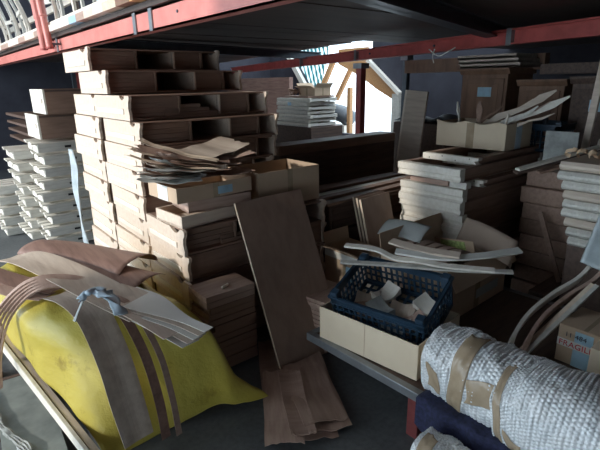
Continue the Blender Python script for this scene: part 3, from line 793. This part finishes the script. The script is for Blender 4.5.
# right-hand background stacks
GR = 'brown frames stacked low behind the right frame stack'
for k in range(8):
    z = .98-.12*(k+1)
    box_thing('brown_frame', 'brown frame in the dark stack right of the pale frames, '+ordn(k), 'frame', 3.35+random.uniform(-.02,.02), 4.1, 1.16, 1.55+random.uniform(-.02,.01), max(z, 0), z+.117, 'brown', group=GR, bevel=.01)
def bevel_board(label, x, y0, y1, z, h, mat, L=.8):
    prof = [(x,z),(x-.018,z+h*.30),(x-.018,z+h*.6),(x,z+h*.97),(x+L,z+h*.97),(x+L,z)]
    o = MB().prism([(p[0]-x, p[1]-z) for p in prof], 'y', 0, y1-y0).build('moulded_board', mat, bevel=.001); o.location = (x, y0, z)
    return tag(o, label, 'board', 'white moulded boards at the right edge')
for k in range(9):
    z = 1.135-.054*(k+1)
    bevel_board('white moulded board in the right edge stack, %s' % (ordn(k) if k < 15 else 'lowest seen'), 2.90+random.uniform(-.015,.015), .60-.012*k, 1.15-.014*k+random.uniform(-.02,.015), z, .052, 'greywood' if k % 3 else 'veneer')
box_thing('storage_cabinet', 'dark cabinet under the pale moulded boards at the right edge', 'cabinet', 2.95, 3.6, .6, 1.05, 0, 1.135-.054*9, 'darkwood')
for k in range(6):
    bevel_board('white moulded board in the farther stack by the leaning plank, %s' % ordn(k), 3.75+random.uniform(-.02,.02), .92, 1.22+random.uniform(-.02,.02), 1.33-.07*(k+1), .062, 'palewood', .3)['group'] = 'white moulded boards in the farther right stack'
box_thing('storage_cabinet', 'dark cabinet under the farther white moulded boards', 'cabinet', 3.76, 4.05, .95, 1.15, 0, .91, 'darkwood')
# sticks and shavings across them
for k, (a, b, w, mt, l) in enumerate([((2.85,1.36,1.06),(3.5,1.14,1.16),.04,'palewood','pale strip resting across the gap, left end of the sticks'),
                            ((2.95,1.42,1.02),(3.6,1.05,1.15),.05,'darkwood','dark strip resting across the gap below the pale strip'),
                            ((3.0,1.30,1.03),(3.6,1.02,1.15),.04,'brown','brown strip across the gap nearest the white boards')]):
    o = MB().sweep([(0,0,0), Vector(b)-Vector(a)], w, .014, (0,1,0)).build('timber_strip', mt); o.location = a; tag(o, l, 'strip')
for k in range(5):
    pts = [(.03*math.cos(t*.8)*(.6+.1*k), .03*math.sin(t*.8), .006*t) for t in range(9)]
    o = MB().sweep(smoothpath(pts, 3), .022, .0015, (0,0,1)).build('wood_shaving', 'shaving')
    o.location = (3.05+.03*k, 1.15-.055*k, 1.15); o.rotation_euler = (.4*k, .5, k); tag(o, 'curled wood shaving on the white boards, %s from the left' % ['first','second','third','fourth','fifth'][k], 'shaving', 'curled shavings')
# leaning plank at right edge
o = MB().sweep([(0,0,0),(.04,-.10,2.0)], .05, .02, (.2,1,0)).build('leaning_plank', 'veneer'); o.location = (3.715, 1.37, 0); tag(o, 'narrow plank standing upright at the right edge of the photo', 'plank')
# leaning dark stick
o = MB().sweep([(0,0,0),(.06,.21,.44)], .03, .015, (0,1,0)).build('leaning_stick', 'brown'); o.location=(3.22,1.16,.262); tag(o,'thin dark stick leaning in the gap right of the big carton','stick')
# pale chair seat at right edge
seat = thing('chair_seat_shell', 'pale curved chair seat at the right edge, dark rim on top', 'chair', (2.70,.745,.67))
MB().sheet(lambda u, v: (.20*(u-.5)+.05*math.sin(v*3), -.12+.22*v+.0*u, .27*u-.04*math.cos(3*(v-.5))), 14, 14, .02).build('seat_shell', 'seat_white', seat, smooth=True)
MB().tube(smoothpath([(.10,-.12,.26),(.12,.0,.25),(.14,.1,.27)],5), .008, 8).build('rim', 'darksteel', seat, smooth=True)

# ------------------------------------------------------------------ low steel bench, right front
T = .25
bench = thing('steel_bench', 'low dark steel bench carrying the cartons and the plastic crate', 'bench', (1.50, 1.80, 0), 0)
ang = R(-3)
MB().box(0,.04,-2.2,0,T-.045,T).build('edge_bar', 'steel', bench, .003)
MB().box(1.35,1.39,-2.2,0,T-.045,T).build('edge_bar', 'steel', bench, .003)
MB().box(.04,1.35,-.04,0,T-.045,T).build('edge_bar', 'steel', bench, .003)
MB().box(.04,1.35,-2.2,-.04,T-.03,T-.005).build('top_panel', 'darkwood', bench)
for (x, y) in ((.005,-.69),(.005,-2.1),(1.3,-.66),(1.3,-2.1)):
    MB().box(x,x+.06,y-.06,y,0,T-.045)  .build('leg', 'maroon', bench, .003)
bench.rotation_euler = (0,0,R(2))
def tf(x, y): return x, y
# shallow carton at front
tray = carton('cardboard_box', 'pale open cardboard box under the blue plastic crate', .42, .60, .185, 'card_pale', (1.60,1.12,.251), 7, (None,None,None,None), t=.006, tape=False)
MB().box(-.0012,0,.30,.303,.0,.185).build('seam', 'card', tray)
cr = mesh_crate(.52, .36, .20, 'plastic_crate', 'navy blue mesh plastic crate tilted in the open carton', nx=15)
# crate long axis runs from (1.56,1.62) to (1.67,1.10): rotate so that local x points along it
cr.location = (1.60, 1.665, .335)
from mathutils import Euler
ex = Vector((.12,-.50,-.01)).normalized(); ey0 = Vector((.91,.22,.34)); ez = ex.cross(ey0).normalized(); ey = ez.cross(ex)
cr.rotation_euler = Matrix((ex, ey, ez)).transposed().to_euler()
# offcuts inside the crate (each on the tilted base)
crm = Matrix((ex, ey, ez)).transposed().to_4x4(); crm.translation = cr.location
def incrate(x, y, z): return crm @ Vector((x, y, z))
def concave_block(label, x, y, z, rz, w=.135, mat='card'):
    n = 8; pts = [(-w/2,0)]+[(-w/2+w*i/n, .045-.03*math.sin(math.pi*i/n)) for i in range(n+1)]+[(w/2,0)]
    o = MB().prism(pts, 'y', -.05, .05).build('curved_offcut', mat, bevel=.002)
    p = incrate(x, y, z); e = crm.to_3x3() @ Matrix.Rotation(R(rz), 3, 'Z'); o.location = p; o.rotation_euler = e.to_euler()
    return tag(o, label, 'offcut', 'curved offcuts in the blue crate')
cc = [(.10,.20,20,'veneer','at the left corner'),(.18,.26,70,'palewood','pale, against the far side'),(.22,.12,-30,'dimmed_pale','grey, near the middle'),(.31,.20,10,'veneer','in the middle'),
      (.40,.12,50,'veneer_pink','pinkish, near the front side'),(.44,.24,-20,'palewood','pale, at the right end'),(.12,.09,-60,'walnut','dark, at the near left'),(.33,.07,0,'card_grey','grey, at the front side')]
for k, (x, y, rz, mt, l) in enumerate(cc):
    concave_block('small concave wood offcut in the blue crate, '+l, x, y, .012+.022*(k % 3), rz, mat=mt)
# small boards stack left of the crate
GB = 'small square boards stacked left of the crate'
for k in range(13):
    z = .345-.026*(k+1)
    jx, jy = (random.uniform(-.012,.008), random.uniform(-.010,.012)) if k else (0, 0)
    box_thing('small_board', 'small square board left of the blue crate, '+ordn(k), 'board', 1.675+jx, 1.955+jx*.5, 1.875+jy, 2.15+jy, z, z+.024, 'veneer_x' if k < 7 else 'redbrown', rz=10, group=GB)
# carton behind
cb = carton('cardboard_box', 'brown cardboard box with pale blue label behind the small boards', .24, .40, .50, 'card', (2.10,1.90,0), 0, (None,10,70,None), fw=.09)
MB().box(-.002,-.0008,.13,.19,.30,.40).build('paper_label', 'label_blue', cb)
MB().box(-.0015,-.0005,0,.40,.43,.48).build('tape', 'card_white', cb)
# big carton
bc = carton('cardboard_box', 'large brown carton with curved wood pieces right of the crate', .72, .46, .33, 'card', (2.12,1.33,.255), 2, (150,8,None,None), fw=.12)
MB().box(.35,.62,-.002,-.0006,.06,.12).build('printed_patch', 'card_grey', bc)
fl_ = thing('cardboard_flap_piece', 'tan card piece with yellow green printed label above the large carton', 'cardboard', (2.52,1.40,.575)); fl_.rotation_euler = (R(-8), R(-14), 0)
MB().box(0,.004,0,.28,0,.085).build('card_board', 'card', fl_); MB().box(-.001,.0,.06,.24,.015,.075).build('paper_label', 'label_green', fl_)
o = MB().sheet(lambda u,v: (2.62+.10*v, 1.60-.36*u, .60-.07*u+.13*v+.01*math.sin(u*4)), 10, 6, .004).build('cardboard_sheet', 'card_dim', smooth=True)
tag(o, 'brown card sheet slanting right of the label above the large carton', 'cardboard')
o = MB().sheet(lambda u,v: (2.28+.12*v, 1.98-.34*u, .62+.03*u+.14*v-.06*v*v+.01*math.sin(u*4)), 10, 6, .004).build('cardboard_sheet', 'card_grey', smooth=True)
tag(o, 'grey card sheet slanting behind the left ends of the pale strips', 'cardboard')
o = veneer_sheet('cardboard_sheet', 'small brown card flap hanging at the right of the strips', .13,.10,(2.74,1.30,.53),20,'card_dim',.0,(60,60),.003,.0,cat='cardboard',seed=62)
for k in range(5):
    y0 = 1.42+.07*k
    pts = smoothpath([(2.16,y0,.42),(2.22,y0+.01,.58),(2.36,y0,.62),(2.52,y0-.01,.55),(2.66,y0,.50)], 5)
    o = MB().sweep(pts, .055, .035, (0,1,0)).build('curved_chair_part', 'veneer_pink', bevel=.004)
    tag(o, 'curved brown chair part sticking out of the large carton, %s from the right' % ['first','second','third','fourth','fifth'][k], 'chair part', 'curved chair parts in the large carton')
# long pale strips across
for k, (pts, w, mt, l) in enumerate([
    ([(1.80,1.80,.70),(1.865,1.63,.705),(1.88,1.50,.685),(1.92,1.37,.695),(1.98,1.24,.690),(2.09,1.05,.695)], .035, 'palewood', 'long wavy pale strip nearest the crate'),
    ([(1.66,1.695,.665),(1.85,1.48,.66),(2.03,1.23,.66),(2.22,1.02,.66)], .028, 'greywood', 'long straight pale strip lowest on the carton'),
    ([(1.88,1.50,.725),(2.0,1.30,.715),(2.16,1.17,.72),(2.38,1.07,.725)], .045, 'card_white', 'long pale strip, upper one reaching farthest right'),
    ([(1.96,1.60,.74),(1.98,1.42,.735),(2.05,1.22,.735)], .05, 'veneer', 'short brownish strip behind the upper long strip')]):
    o = MB().sweep(smoothpath(pts, 5), w, .012, (1,.6,.3)).build('timber_strip', mt, bevel=.001)
    tag(o, l, 'strip', None)
# curved slats and straight bars at right
for k, (dx, mt, l) in enumerate([(0,'palewood','pale S curved wooden bar rising to the right edge, front one'), (.07,'veneer_pink','brown S curved wooden bar rising behind the pale one')]):
    pts = smoothpath([(2.09+dx*.3,.94-dx*.9,.285),(2.17+dx*.3,.945-dx*.9,.37),(2.28+dx*.3,.93-dx*.9,.45),(2.45+dx*.3,.90-dx*.9,.505),(2.60+dx*.3,.85-dx*.9,.56),(2.70+dx*.3,.825-dx*.9,.63)], 6)
    o = MB().sweep(pts, .045, .02, (.1,-.3,1)).build('curved_wooden_bar', mt, bevel=.003); tag(o, l, 'bar', None)
for k in range(2):
    o = MB().sweep([(2.10,.90-.025*k,.285),(2.54,.755-.02*k,.585)], .022, .014, (0,1,0)).build('timber_strip', 'greywood' if k else 'edge'); tag(o, ['straight pale rod beside the curved legs, upper one','straight pale rod beside the curved legs, lower one'][k], 'strip')
# fragile cartons
def closed_carton(label, L, D, h, loc, rz, mat='card'):
    r = thing('cardboard_box', label, 'box', loc, rz)
    MB().box(0,L,0,D,0,h).build('carton_body', mat, r, .003)
    MB().box(0,L,D*.46,D*.54,h,h+.001).build('tape', 'tape', r)
    return r
def text(s, size, parent, loc, rot, mat, name='lettering', ext=.0006):
    cu = bpy.data.curves.new(name, 'FONT'); cu.body = s; cu.size = size; cu.extrude = ext; cu.space_character = 1.05
    t = bpy.data.objects.new(name+'_src', cu); COL.objects.link(t)
    dg = bpy.context.evaluated_depsgraph_get(); me = bpy.data.meshes.new_from_object(t.evaluated_get(dg))
    bpy.data.objects.remove(t); me.materials.clear(); me.materials.append(M[mat])
    o = bpy.data.objects.new(name, me); COL.objects.link(o); o.parent = parent; o.location = loc; o.rotation_euler = rot; return o
fz = .252
fg = closed_carton('brown carton with red FRAGILE lettering and blue tape patches', .26, .23, .20, (2.27,.555,fz), 0)
MB().box(-.0015,-.0002,0,.23,.088,.128).build('printed_band', 'card_white', fg)
MB().box(-.0012,-.0001,.075,.155,.0,.185).build('blue_tape', 'label_blue', fg)
text('FRAGILE', .040, fg, (-.0026,.222,.094), (R(90),0,R(-90)), 'red_print')
text('11 484', .034, fg, (-.0026,.20,.145), (R(90),0,R(-90)), 'dark_print')
fg2 = closed_carton('pale carton at the right edge beside the fragile one', .22, .22, .26, (2.03,.35,fz), 0, 'card_pale')
MB().box(-.0015,0,0,.22,0,.075).build('pale_patch', 'card_white', fg2)

# ------------------------------------------------------------------ bubble wrapped bundles
def bundle(name, label, path, radii, squash=.85, bub=.0155, flatten=None, seed=0, tapes=()):
    r = thing(name, label, 'bundle', path[0])
    P = [Vector(p)-Vector(path[0]) for p in path]
    sp_ = smoothpath(P, 12); n = len(sp_)
    rr = smoothpath([(a, 0, 0) for a in radii], 12)
    def surf(u, th, off=0):
        x = u*(n-1); i = min(int(x), n-2); f = x-i
        c = sp_[i].lerp(sp_[i+1], f); R0 = rr[i][0]*(1-f)+rr[i+1][0]*f
        tg = (sp_[min(i+2, n-1)]-sp_[max(i-1, 0)]).normalized()
        a = tg.cross(Vector((0,0,1))).normalized(); b = a.cross(tg)
        rad = R0+off
        ca, sa = math.cos(th), math.sin(th)
        # superellipse-ish with lumps
        k = (abs(ca)**2.6+abs(sa)**2.6)**(-1/2.6)
        lump = .014*noise.noise(Vector((u*5+seed, math.cos(th)*1.4, math.sin(th)*1.4)))+.006*noise.noise(Vector((u*22+seed, ca*4, sa*4)))
        return c+a*ca*(rad*k+lump)+b*sa*(rad*k*squash+lump)
    Lp = sum((sp_[i+1]-sp_[i]).length for i in range(n-1))
    # bubble film: fine grid with a domed bubble pattern
    nu = int(Lp/bub*5); nv = int(2*math.pi*max(radii)/bub*5); nv -= nv % 5
    nbv = nv//5
    vs = []; fs = []
    for i in range(nu+1):
        for j in range(nv):
            u = i/nu; v = j/nv
            bu = i/5.0; row = int(math.floor(bu)); bv = v*nbv+(.5 if row % 2 else 0)
            du = bu-row-.5; dv = bv-math.floor(bv)-.5
            d = math.sqrt(du*du+dv*dv)/.46
            hgt = .0045*math.sqrt(max(0, 1-d*d))
            vs.append(surf(u, 2*math.pi*v, hgt))
    for i in range(nu):
        for j in range(nv):
            fs.append((i*nv+j, i*nv+(j+1) % nv, (i+1)*nv+(j+1) % nv, (i+1)*nv+j))
    m = MB(); m.add(vs, fs)
    m.build('bubble_film', 'bubble', r, smooth=True)
    # contents
    m = MB(); vs = []; fs = []; A, B = 30, 40
    for i in range(A+1):
        for j in range(B): vs.append(surf(.02+.96*i/A, 2*math.pi*j/B, -.016))
    for i in range(A):
        for j in range(B): fs.append((i*B+j, i*B+(j+1) % B, (i+1)*B+(j+1) % B, (i+1)*B+j))
    fs.append(tuple(range(B))); fs.append(tuple(A*B+k for k in range(B)))
    m.add(vs, fs).build('wrapped_contents', 'card_pale' if seed % 2 else 'greywood', r, smooth=True)
    for (u0, u1, t0, t1) in tapes:
        MB().sheet(lambda a, b: surf(u0+(u1-u0)*a+.02*math.sin(b*5), R(t0+(t1-t0)*b)+.10*math.sin(a*4+u0*9), .0052), 10, 26, .0008).build('packing_tape', 'tape', r, smooth=True)
    return r
bundle('bubble_wrapped_bundle', 'long bubble wrapped bundle with brown tape, nearer the blue crate', [(1.66,1.05,.395),(1.665,.93,.40),(1.67,.80,.39),(1.68,.64,.38)], [.145,.155,.16,.16], .98, seed=1,
       tapes=((.38,.56,-50,100),(.60,.97,-10,28),(.10,.27,-28,14)))
bundle('bubble_wrapped_bundle', 'bubble wrapped bundle at the lower right corner of the photo', [(1.65,.70,.385),(1.65,.55,.395),(1.68,.3,.385),(1.72,.0,.38)], [.165,.185,.19,.18], .92, seed=2,
       tapes=((.015,.10,-60,110),(.16,.30,-70,-15)))
bundle('bubble_wrapped_bundle', 'small bubble wrapped end hanging below the long bundle at bottom', [(1.355,.90,.125),(1.36,.74,.13),(1.365,.45,.13)], [.10,.105,.10], 1.15, seed=3, tapes=((.1,.3,-40,90),))
o = MB().sheet(lambda u, v: (1.565-.085*min(1, v*2)+.008*math.sin(u*21)-.012*max(0, v-.5)*math.sin(u*13), 1.03-.55*u, .272+.004*math.sin(u*30)-(max(0, v-.5)*.26*(1+.25*math.sin(u*17)))), 40, 16, .006).build('navy_blanket', 'navy', smooth=True)
tag(o, 'dark navy blanket edge showing under the long bubble wrapped bundle', 'blanket')

# ------------------------------------------------------------------ yellow tarp pile, left front
rows = [  # left hem, left shoulder, mid, right shoulder, right hem
    [(.14,3.35,.32),(.22,3.33,.50),(.5,3.30,.52),(.80,3.28,.50),(.95,3.25,.15)],
    [(.16,3.1,.34),(.24,3.1,.56),(.5,3.1,.59),(.84,3.1,.56),(.97,3.1,.15)],
    [(.18,2.7,.33),(.255,2.7,.56),(.5,2.7,.60),(.86,2.7,.55),(.99,2.7,.14)],
    [(.235,2.40,.28),(.285,2.40,.56),(.5,2.33,.59),(.87,2.28,.53),(1.0,2.25,.12)],
    [(.30,2.12,.20),(.36,2.14,.49),(.58,2.04,.54),(.91,1.94,.50),(1.05,1.98,.12)],
    [(.355,1.95,.09),(.42,1.98,.28),(.63,1.92,.36),(.93,1.82,.36),(1.12,1.80,.10)],
    [(.40,1.86,.012),(.46,1.86,.012),(.64,1.86,.02),(.90,1.79,.06),(1.17,1.72,.02)]]
def cr1(a, b, c, d, t): return .5*((2*b)+(c-a)*t+(2*a-5*b+4*c-d)*t*t+(3*b-a-3*c+d)*t**3)
def crow(L, x):
    n = len(L); i = min(int(x), n-2); t = x-i
    g = [L[max(i-1, 0)], L[i], L[i+1], L[min(i+2, n-1)]]
    return cr1(*g, t)
RV = [[Vector(p) for p in r] for r in rows]
def tarp(u, v):
    rr_ = [crow(r, v*4) for r in RV]
    p = crow(rr_, u*6)
    w = .030*noise.noise(Vector((p.x*5, p.y*2.6, p.z*3)))-.022*abs(noise.noise(Vector((p.x*6+3, p.y*3.5, p.z*1.5))))+.007*noise.noise(Vector((p.x*9, p.y*4, p.z*8)))
    k = min(1, p.z/.1)
    q = Vector((p.x+w*.9, p.y+w*.6, max(.004, p.z+w*k*1.4)))
    return q
o = MB().sheet(lambda u, v: tarp(u, v), 110, 60, .002).build('yellow_tarp', 'tarp', smooth=True)
tag(o, 'crumpled yellow plastic tarp draped over the long low pile at left front', 'tarp')
box_thing('timber_pile', 'long timber pile hidden beneath the yellow tarp', 'timber', .34, .80, 2.25, 3.2, .10, .46, 'veneer')
box_thing('timber_bearer', 'bearer carrying the timber pile beneath the tarp, near one', 'timber', .36, .76, 2.3, 2.4, 0, .10, 'darkwood')
box_thing('timber_bearer', 'bearer carrying the timber pile beneath the tarp, far one', 'timber', .36, .76, 3.0, 3.1, 0, .10, 'darkwood')

def strip(name, label, pts, w, th, mat, side, n=8, cat='veneer', group=None, layers=1, wave=0):
    P = smoothpath(pts, n); m = MB()
    sd0 = Vector(side)
    N = len(P)-1
    W = w if isinstance(w, (list, tuple)) else [w]*len(pts)
    WW = [a[0] for a in smoothpath([(q, 0, 0) for q in W], n)]
    def fn(u, v):
        i = min(int(round(u*N)), N); p = P[i]
        tg = (P[min(i+1, N)]-P[max(i-1, 0)]).normalized(); sd = (sd0-tg*sd0.dot(tg)).normalized(); nn = tg.cross(sd)
        return p+sd*(v-.5)*WW[i]+nn*(wave*math.cos(v*math.pi*2)*1.0)
    m.sheet(fn, N, 8, th)
    o = m.build(name, mat, smooth=False)
    return tag(o, label, cat, group)
# pale wide veneer running over the top
strip('veneer_sheet', 'wide pale veneer sheet sweeping across the yellow tarp', [(.31,3.14,.625),(.37,2.85,.69),(.45,2.52,.70),(.56,2.18,.66),(.66,1.95,.60)], [.17,.19,.20,.20,.17], .003, 'veneer', (1,.35,0), wave=.004)
strip('veneer_sheet', 'pale veneer bundle end lying right on the tarp, split at its end', [(.58,2.22,.645),(.64,2.06,.635),(.70,1.88,.605),(.73,1.72,.58)], [.20,.21,.20,.17], .003, 'veneer', (1,.5,0))
for k in range(5):
    strip('veneer_sheet', 'thin splitting veneer at the bundle end on tarp, '+['lowest','second','third','fourth','upmost'][k]+' leaf', [(.60+.01*k,2.16,.610+.006*k),(.66+.010*k,1.98,.602+.007*k),(.71+.014*k,1.80-.01*k,.578+.009*k),(.74+.016*k,1.65-.012*k,.55+.016*k)], [.18,.17,.14-.02*k,.09-.01*k], .0015, 'veneer' if k % 2 else 'card_white', (1,.5+.1*k,0), group='leaves of the split veneer bundle')
strip('veneer_sheet', 'pale brown folded veneer sheet hanging down the front of the tarp', [(.40,2.36,.635),(.44,2.20,.655),(.475,2.06,.61),(.50,1.94,.44),(.51,1.86,.25),(.52,1.80,.08)], [.14,.15,.15,.15,.15,.14], .003, 'veneer', (1,.15,0), wave=.003)
strip('veneer_strip', 'dark narrow veneer strip hanging right of the folded sheet', [(.52,2.20,.655),(.58,2.04,.62),(.62,1.90,.45),(.635,1.82,.24),(.64,1.79,.03)], .045, .003, 'redbrown', (1,.15,0))
strip('veneer_strip', 'narrow brown strip bent down beside the dark one', [(.55,2.18,.66),(.63,2.03,.625),(.68,1.88,.44),(.69,1.80,.24),(.695,1.77,.03)], .03, .003, 'veneer_pink', (1,.15,0))
# curved laminated strips
for k in range(5):
    d = .013*k
    strip('laminated_strip', 'curved laminated brown strip arching over the left shoulder, '+['innermost','second','third','fourth','outermost'][k],
          [(.56,2.28+d*1.2,.645+d*.3),(.45,2.36+d*1.2,.665+d*.5),(.33-d*.3,2.42+d,.655+d*.7),(.235-d*.8,2.49+d*.8,.56+d*.6),(.17-d,2.50+d*.6,.45+d*.4),(.125-d,2.49,.32),(.10-d,2.47,.18)], .020, .011, 'veneer_pink', (.5,.6,.6), group='curved laminated strips')
# dark curled veneers
def curl(label, p0, p1, r, a0, a1, mat, th=.002):
    p0 = Vector(p0); p1 = Vector(p1); ax = (p1-p0).normalized(); s0 = ax.cross(Vector((0,0,1))).normalized(); u0 = s0.cross(ax)
    def fn(u, v):
        a = R(a0+(a1-a0)*v); rr__ = r*(1+.3*u)
        return p0.lerp(p1, u)+s0*math.cos(a)*rr__*1.6+u0*math.sin(a)*rr__*.7+Vector((0,0,.01*math.sin(u*5)))
    o = MB().sheet(fn, 20, 14, th).build('veneer_roll', mat, smooth=True); return tag(o, label, 'veneer')
curl('dark reddish curled veneer, upper one behind the pale sheet', (.46,3.20,.625), (.84,2.46,.625), .075, 10, 185, 'redbrown')
curl('dark reddish curled veneer, lower one ending near the shelf stack', (.48,3.0,.61), (.82,2.26,.585), .065, -20, 150, 'redbrown')
strip('veneer_sheet', 'flat pinkish veneer inside the upper curled one', [(.50,3.05,.66),(.64,2.80,.68),(.80,2.48,.66)], .11, .002, 'veneer_pink', (1,.5,.1))
strip('veneer_sheet', 'dark layered veneers at the left edge of the tarp, upper', [(.15,3.15,.605),(.22,2.90,.615),(.32,2.62,.625),(.42,2.42,.635)], .12, .002, 'redbrown', (1,.3,0))
strip('veneer_sheet', 'pinkish veneer at the left edge of the tarp, lower', [(.12,3.0,.585),(.18,2.80,.60),(.27,2.56,.61),(.36,2.40,.62)], .10, .002, 'veneer_pink', (1,.3,0))
# blue white plastic strap
pb = thing('plastic_ribbon', 'crumpled pale blue plastic ribbon tied on the pale veneer', 'ribbon', (.50,2.06,.69))
def crumple(p, k): 
    return Vector(p)+Vector((noise.noise(Vector(p)*k), noise.noise(Vector(p)*k+Vector((9,1,4))), noise.noise(Vector(p)*k+Vector((3,7,2)))))*.02
MB().sheet(lambda u,v: crumple((-.075+.13*u, .035*math.sin(u*5)+.045*(v-.5), .012+.03*math.sin(u*3.1)*math.sin(v*3.1)), 28), 22, 10, .002).build('ribbon_loop', 'plastic_blue', pb, smooth=True)
MB().sheet(lambda u,v: crumple((.045+.055*(v-.5)+.02*u, -.0-.11*u, .02-.075*u), 25), 14, 8, .002).build('ribbon_tail', 'plastic_blue', pb, smooth=True)
MB().sheet(lambda u,v: crumple((-.05-.075*u, -.01-.05*u+.03*(v-.5), .0-.04*u), 12), 12, 8, .002).build('ribbon_tail', 'card_grey', pb, smooth=True)
MB().tube([crumple(p, 20) for p in smoothpath([(-.03,.0,.02),(-.01,.02,.03),(.02,.02,.03),(.05,0,.02)],4)], .014, 8).build('knot', 'plastic_blue', pb, smooth=True)
# long boards at left under tarp and plywood base
def plank(label, a, b, w, h, mat, name='long_board'):
    a = Vector(a); b = Vector(b)
    o = MB().sweep([(0,0,0), b-a], w, h, (1,.1,0)).build(name, mat, bevel=.001); o.location = a; return tag(o, label, 'board', None)
plank('long white edged board beside the yellow tarp, outer one', (.085,3.0,.41), (.325,1.80,.07), .016, .06, 'palewood')
plank('long grey board beside the yellow tarp, inner one', (.115,3.0,.41), (.352,1.80,.07), .028, .05, 'veneer')
box_thing('timber_bearer', 'block under the ends of the long edged boards', 'timber', .27, .36, 1.83, 1.88, 0, .06, 'darkwood')
box_thing('timber_bearer', 'far block under the long edged boards', 'timber', .06, .14, 2.9, 2.96, 0, .36, 'darkwood')
plw = thing('plywood_board', 'grey plywood board lying low at the bottom left corner', 'board', (.02,1.93,.03), -4)
MB().box(0,.24,0,.85,.0,.018).build('board_face', 'dimmed', plw, .002)
MB().box(.0,.26,.85,.875,-.002,.02).build('dark_batten', 'darkwood', plw)
o = MB().sheet(lambda u,v: (-.0+.12*u+.012*math.sin(u*9)+.03*(v-.5)*(1+.4*math.sin(u*17)), 2.75-.75*u, .075+.004*math.sin(v*20+u*30)), 40, 6, .012).build('broken_batten', 'dimmed_pale'); tag(o, 'ragged grey broken batten on the plywood at the lower left', 'batten')
for k in range(3):
    box_thing('timber_bearer', 'bearer beneath the grey plywood, %s' % ['near','middle','far'][k], 'timber', 0.03, .24, 1.98+.32*k, 2.04+.32*k, 0, .028, 'darkwood', rz=-8)
for k in range(6):
    plank('weathered pallet slat in the dark at the left edge, %s from the front' % ['first','second','third','fourth','fifth','sixth'][k], (-.55,2.95+.13*k,.05), (.05,2.88+.13*k,.05), .09, .016, 'walnut', 'pallet_slat')['group'] = 'pallet slats at the left edge'
# floor veneers
GW = 'veneer sheets on the floor in front of the bench'
fl = [(.90,.34,(1.36,1.76,.012),58,'veneer_pink',0,'bottom and longest'),(.66,.28,(1.38,1.64,.022),62,'veneer_x',.012,'pale, at the right side'),
      (.56,.18,(1.18,1.62,.030),56,'veneer_x',.016,'narrow, at the left side'),(.50,.12,(1.24,1.58,.044),60,'veneer_pink',.02,'narrow dark strip on top'),(.50,.22,(1.37,1.60,.036),64,'veneer_x',.016,'broad upper right')]
for k, (L, W, loc, rz, mt, bd, d) in enumerate(fl):
    veneer_sheet('veneer_sheet', 'torn brown veneer sheet on the floor, '+d, L, W, loc, rz, mt, bd, (0,0), .002, .012, GW, 'veneer', 80+k)

# ------------------------------------------------------------------ camera
Hd, P_, RO = R(50.8), R(17), R(1.0)
fw = Vector((math.cos(Hd)*math.cos(P_), math.sin(Hd)*math.cos(P_), -math.sin(P_)))
rt = Vector((math.sin(Hd), -math.cos(Hd), 0)); up = rt.cross(fw)
c_, s_ = math.cos(RO), math.sin(RO)
rt2 = rt*c_-up*s_; up2 = rt*s_+up*c_
cam = bpy.data.cameras.new('camera'); co = bpy.data.objects.new('camera', cam); COL.objects.link(co)
cam.sensor_width = 36; cam.lens = 468*36/600; cam.clip_start = .02; cam.clip_end = 200
mw = Matrix((rt2, up2, -fw)).transposed().to_4x4(); mw.translation = Vector((0, 0, 1.6)); co.matrix_world = mw
S.camera = co

# ------------------------------------------------------------------ light
struct('wall_left_light_mask', MB().box(-3.2,-3,-2,2.42,1.45,5).box(-3.2,-3,-2,-1.4,0,1.45).box(-3.2,-3,2.42,2.9,2.05,5).box(-3.2,-3,10,11.2,0,5).box(-3.2,-3,2.42,10,4.7,5), 'darkwood')  # unseen wall; stepped openings shaped to choose what sun and sky reach
rf = MB().box(-3.2,4.7,-2,11.2,5,5.1); struct('roof_light_block', rf, 'darkwood')  # unseen roof, added to block light from above; left open over the back
sun = bpy.data.lights.new('sun', 'SUN'); sun.energy = 2.5; sun.angle = R(2.0); sun.color = (1, .95, .87)
so = bpy.data.objects.new('sun', sun); COL.objects.link(so)
sd = Vector((.90,-.13,-.40)).normalized()
so.rotation_euler = sd.to_track_quat('-Z', 'Y').to_euler()
w = bpy.data.worlds.new('world'); S.world = w; w.use_nodes = True
bg = w.node_tree.nodes['Background']; bg.inputs[0].default_value = (.74, .88, 1, 1); bg.inputs[1].default_value = 3.7
S.view_settings.view_transform = 'Standard'; S.view_settings.look = 'None'; S.view_settings.gamma = 1
S.view_settings.exposure = 0; S.view_settings.use_curve_mapping = False
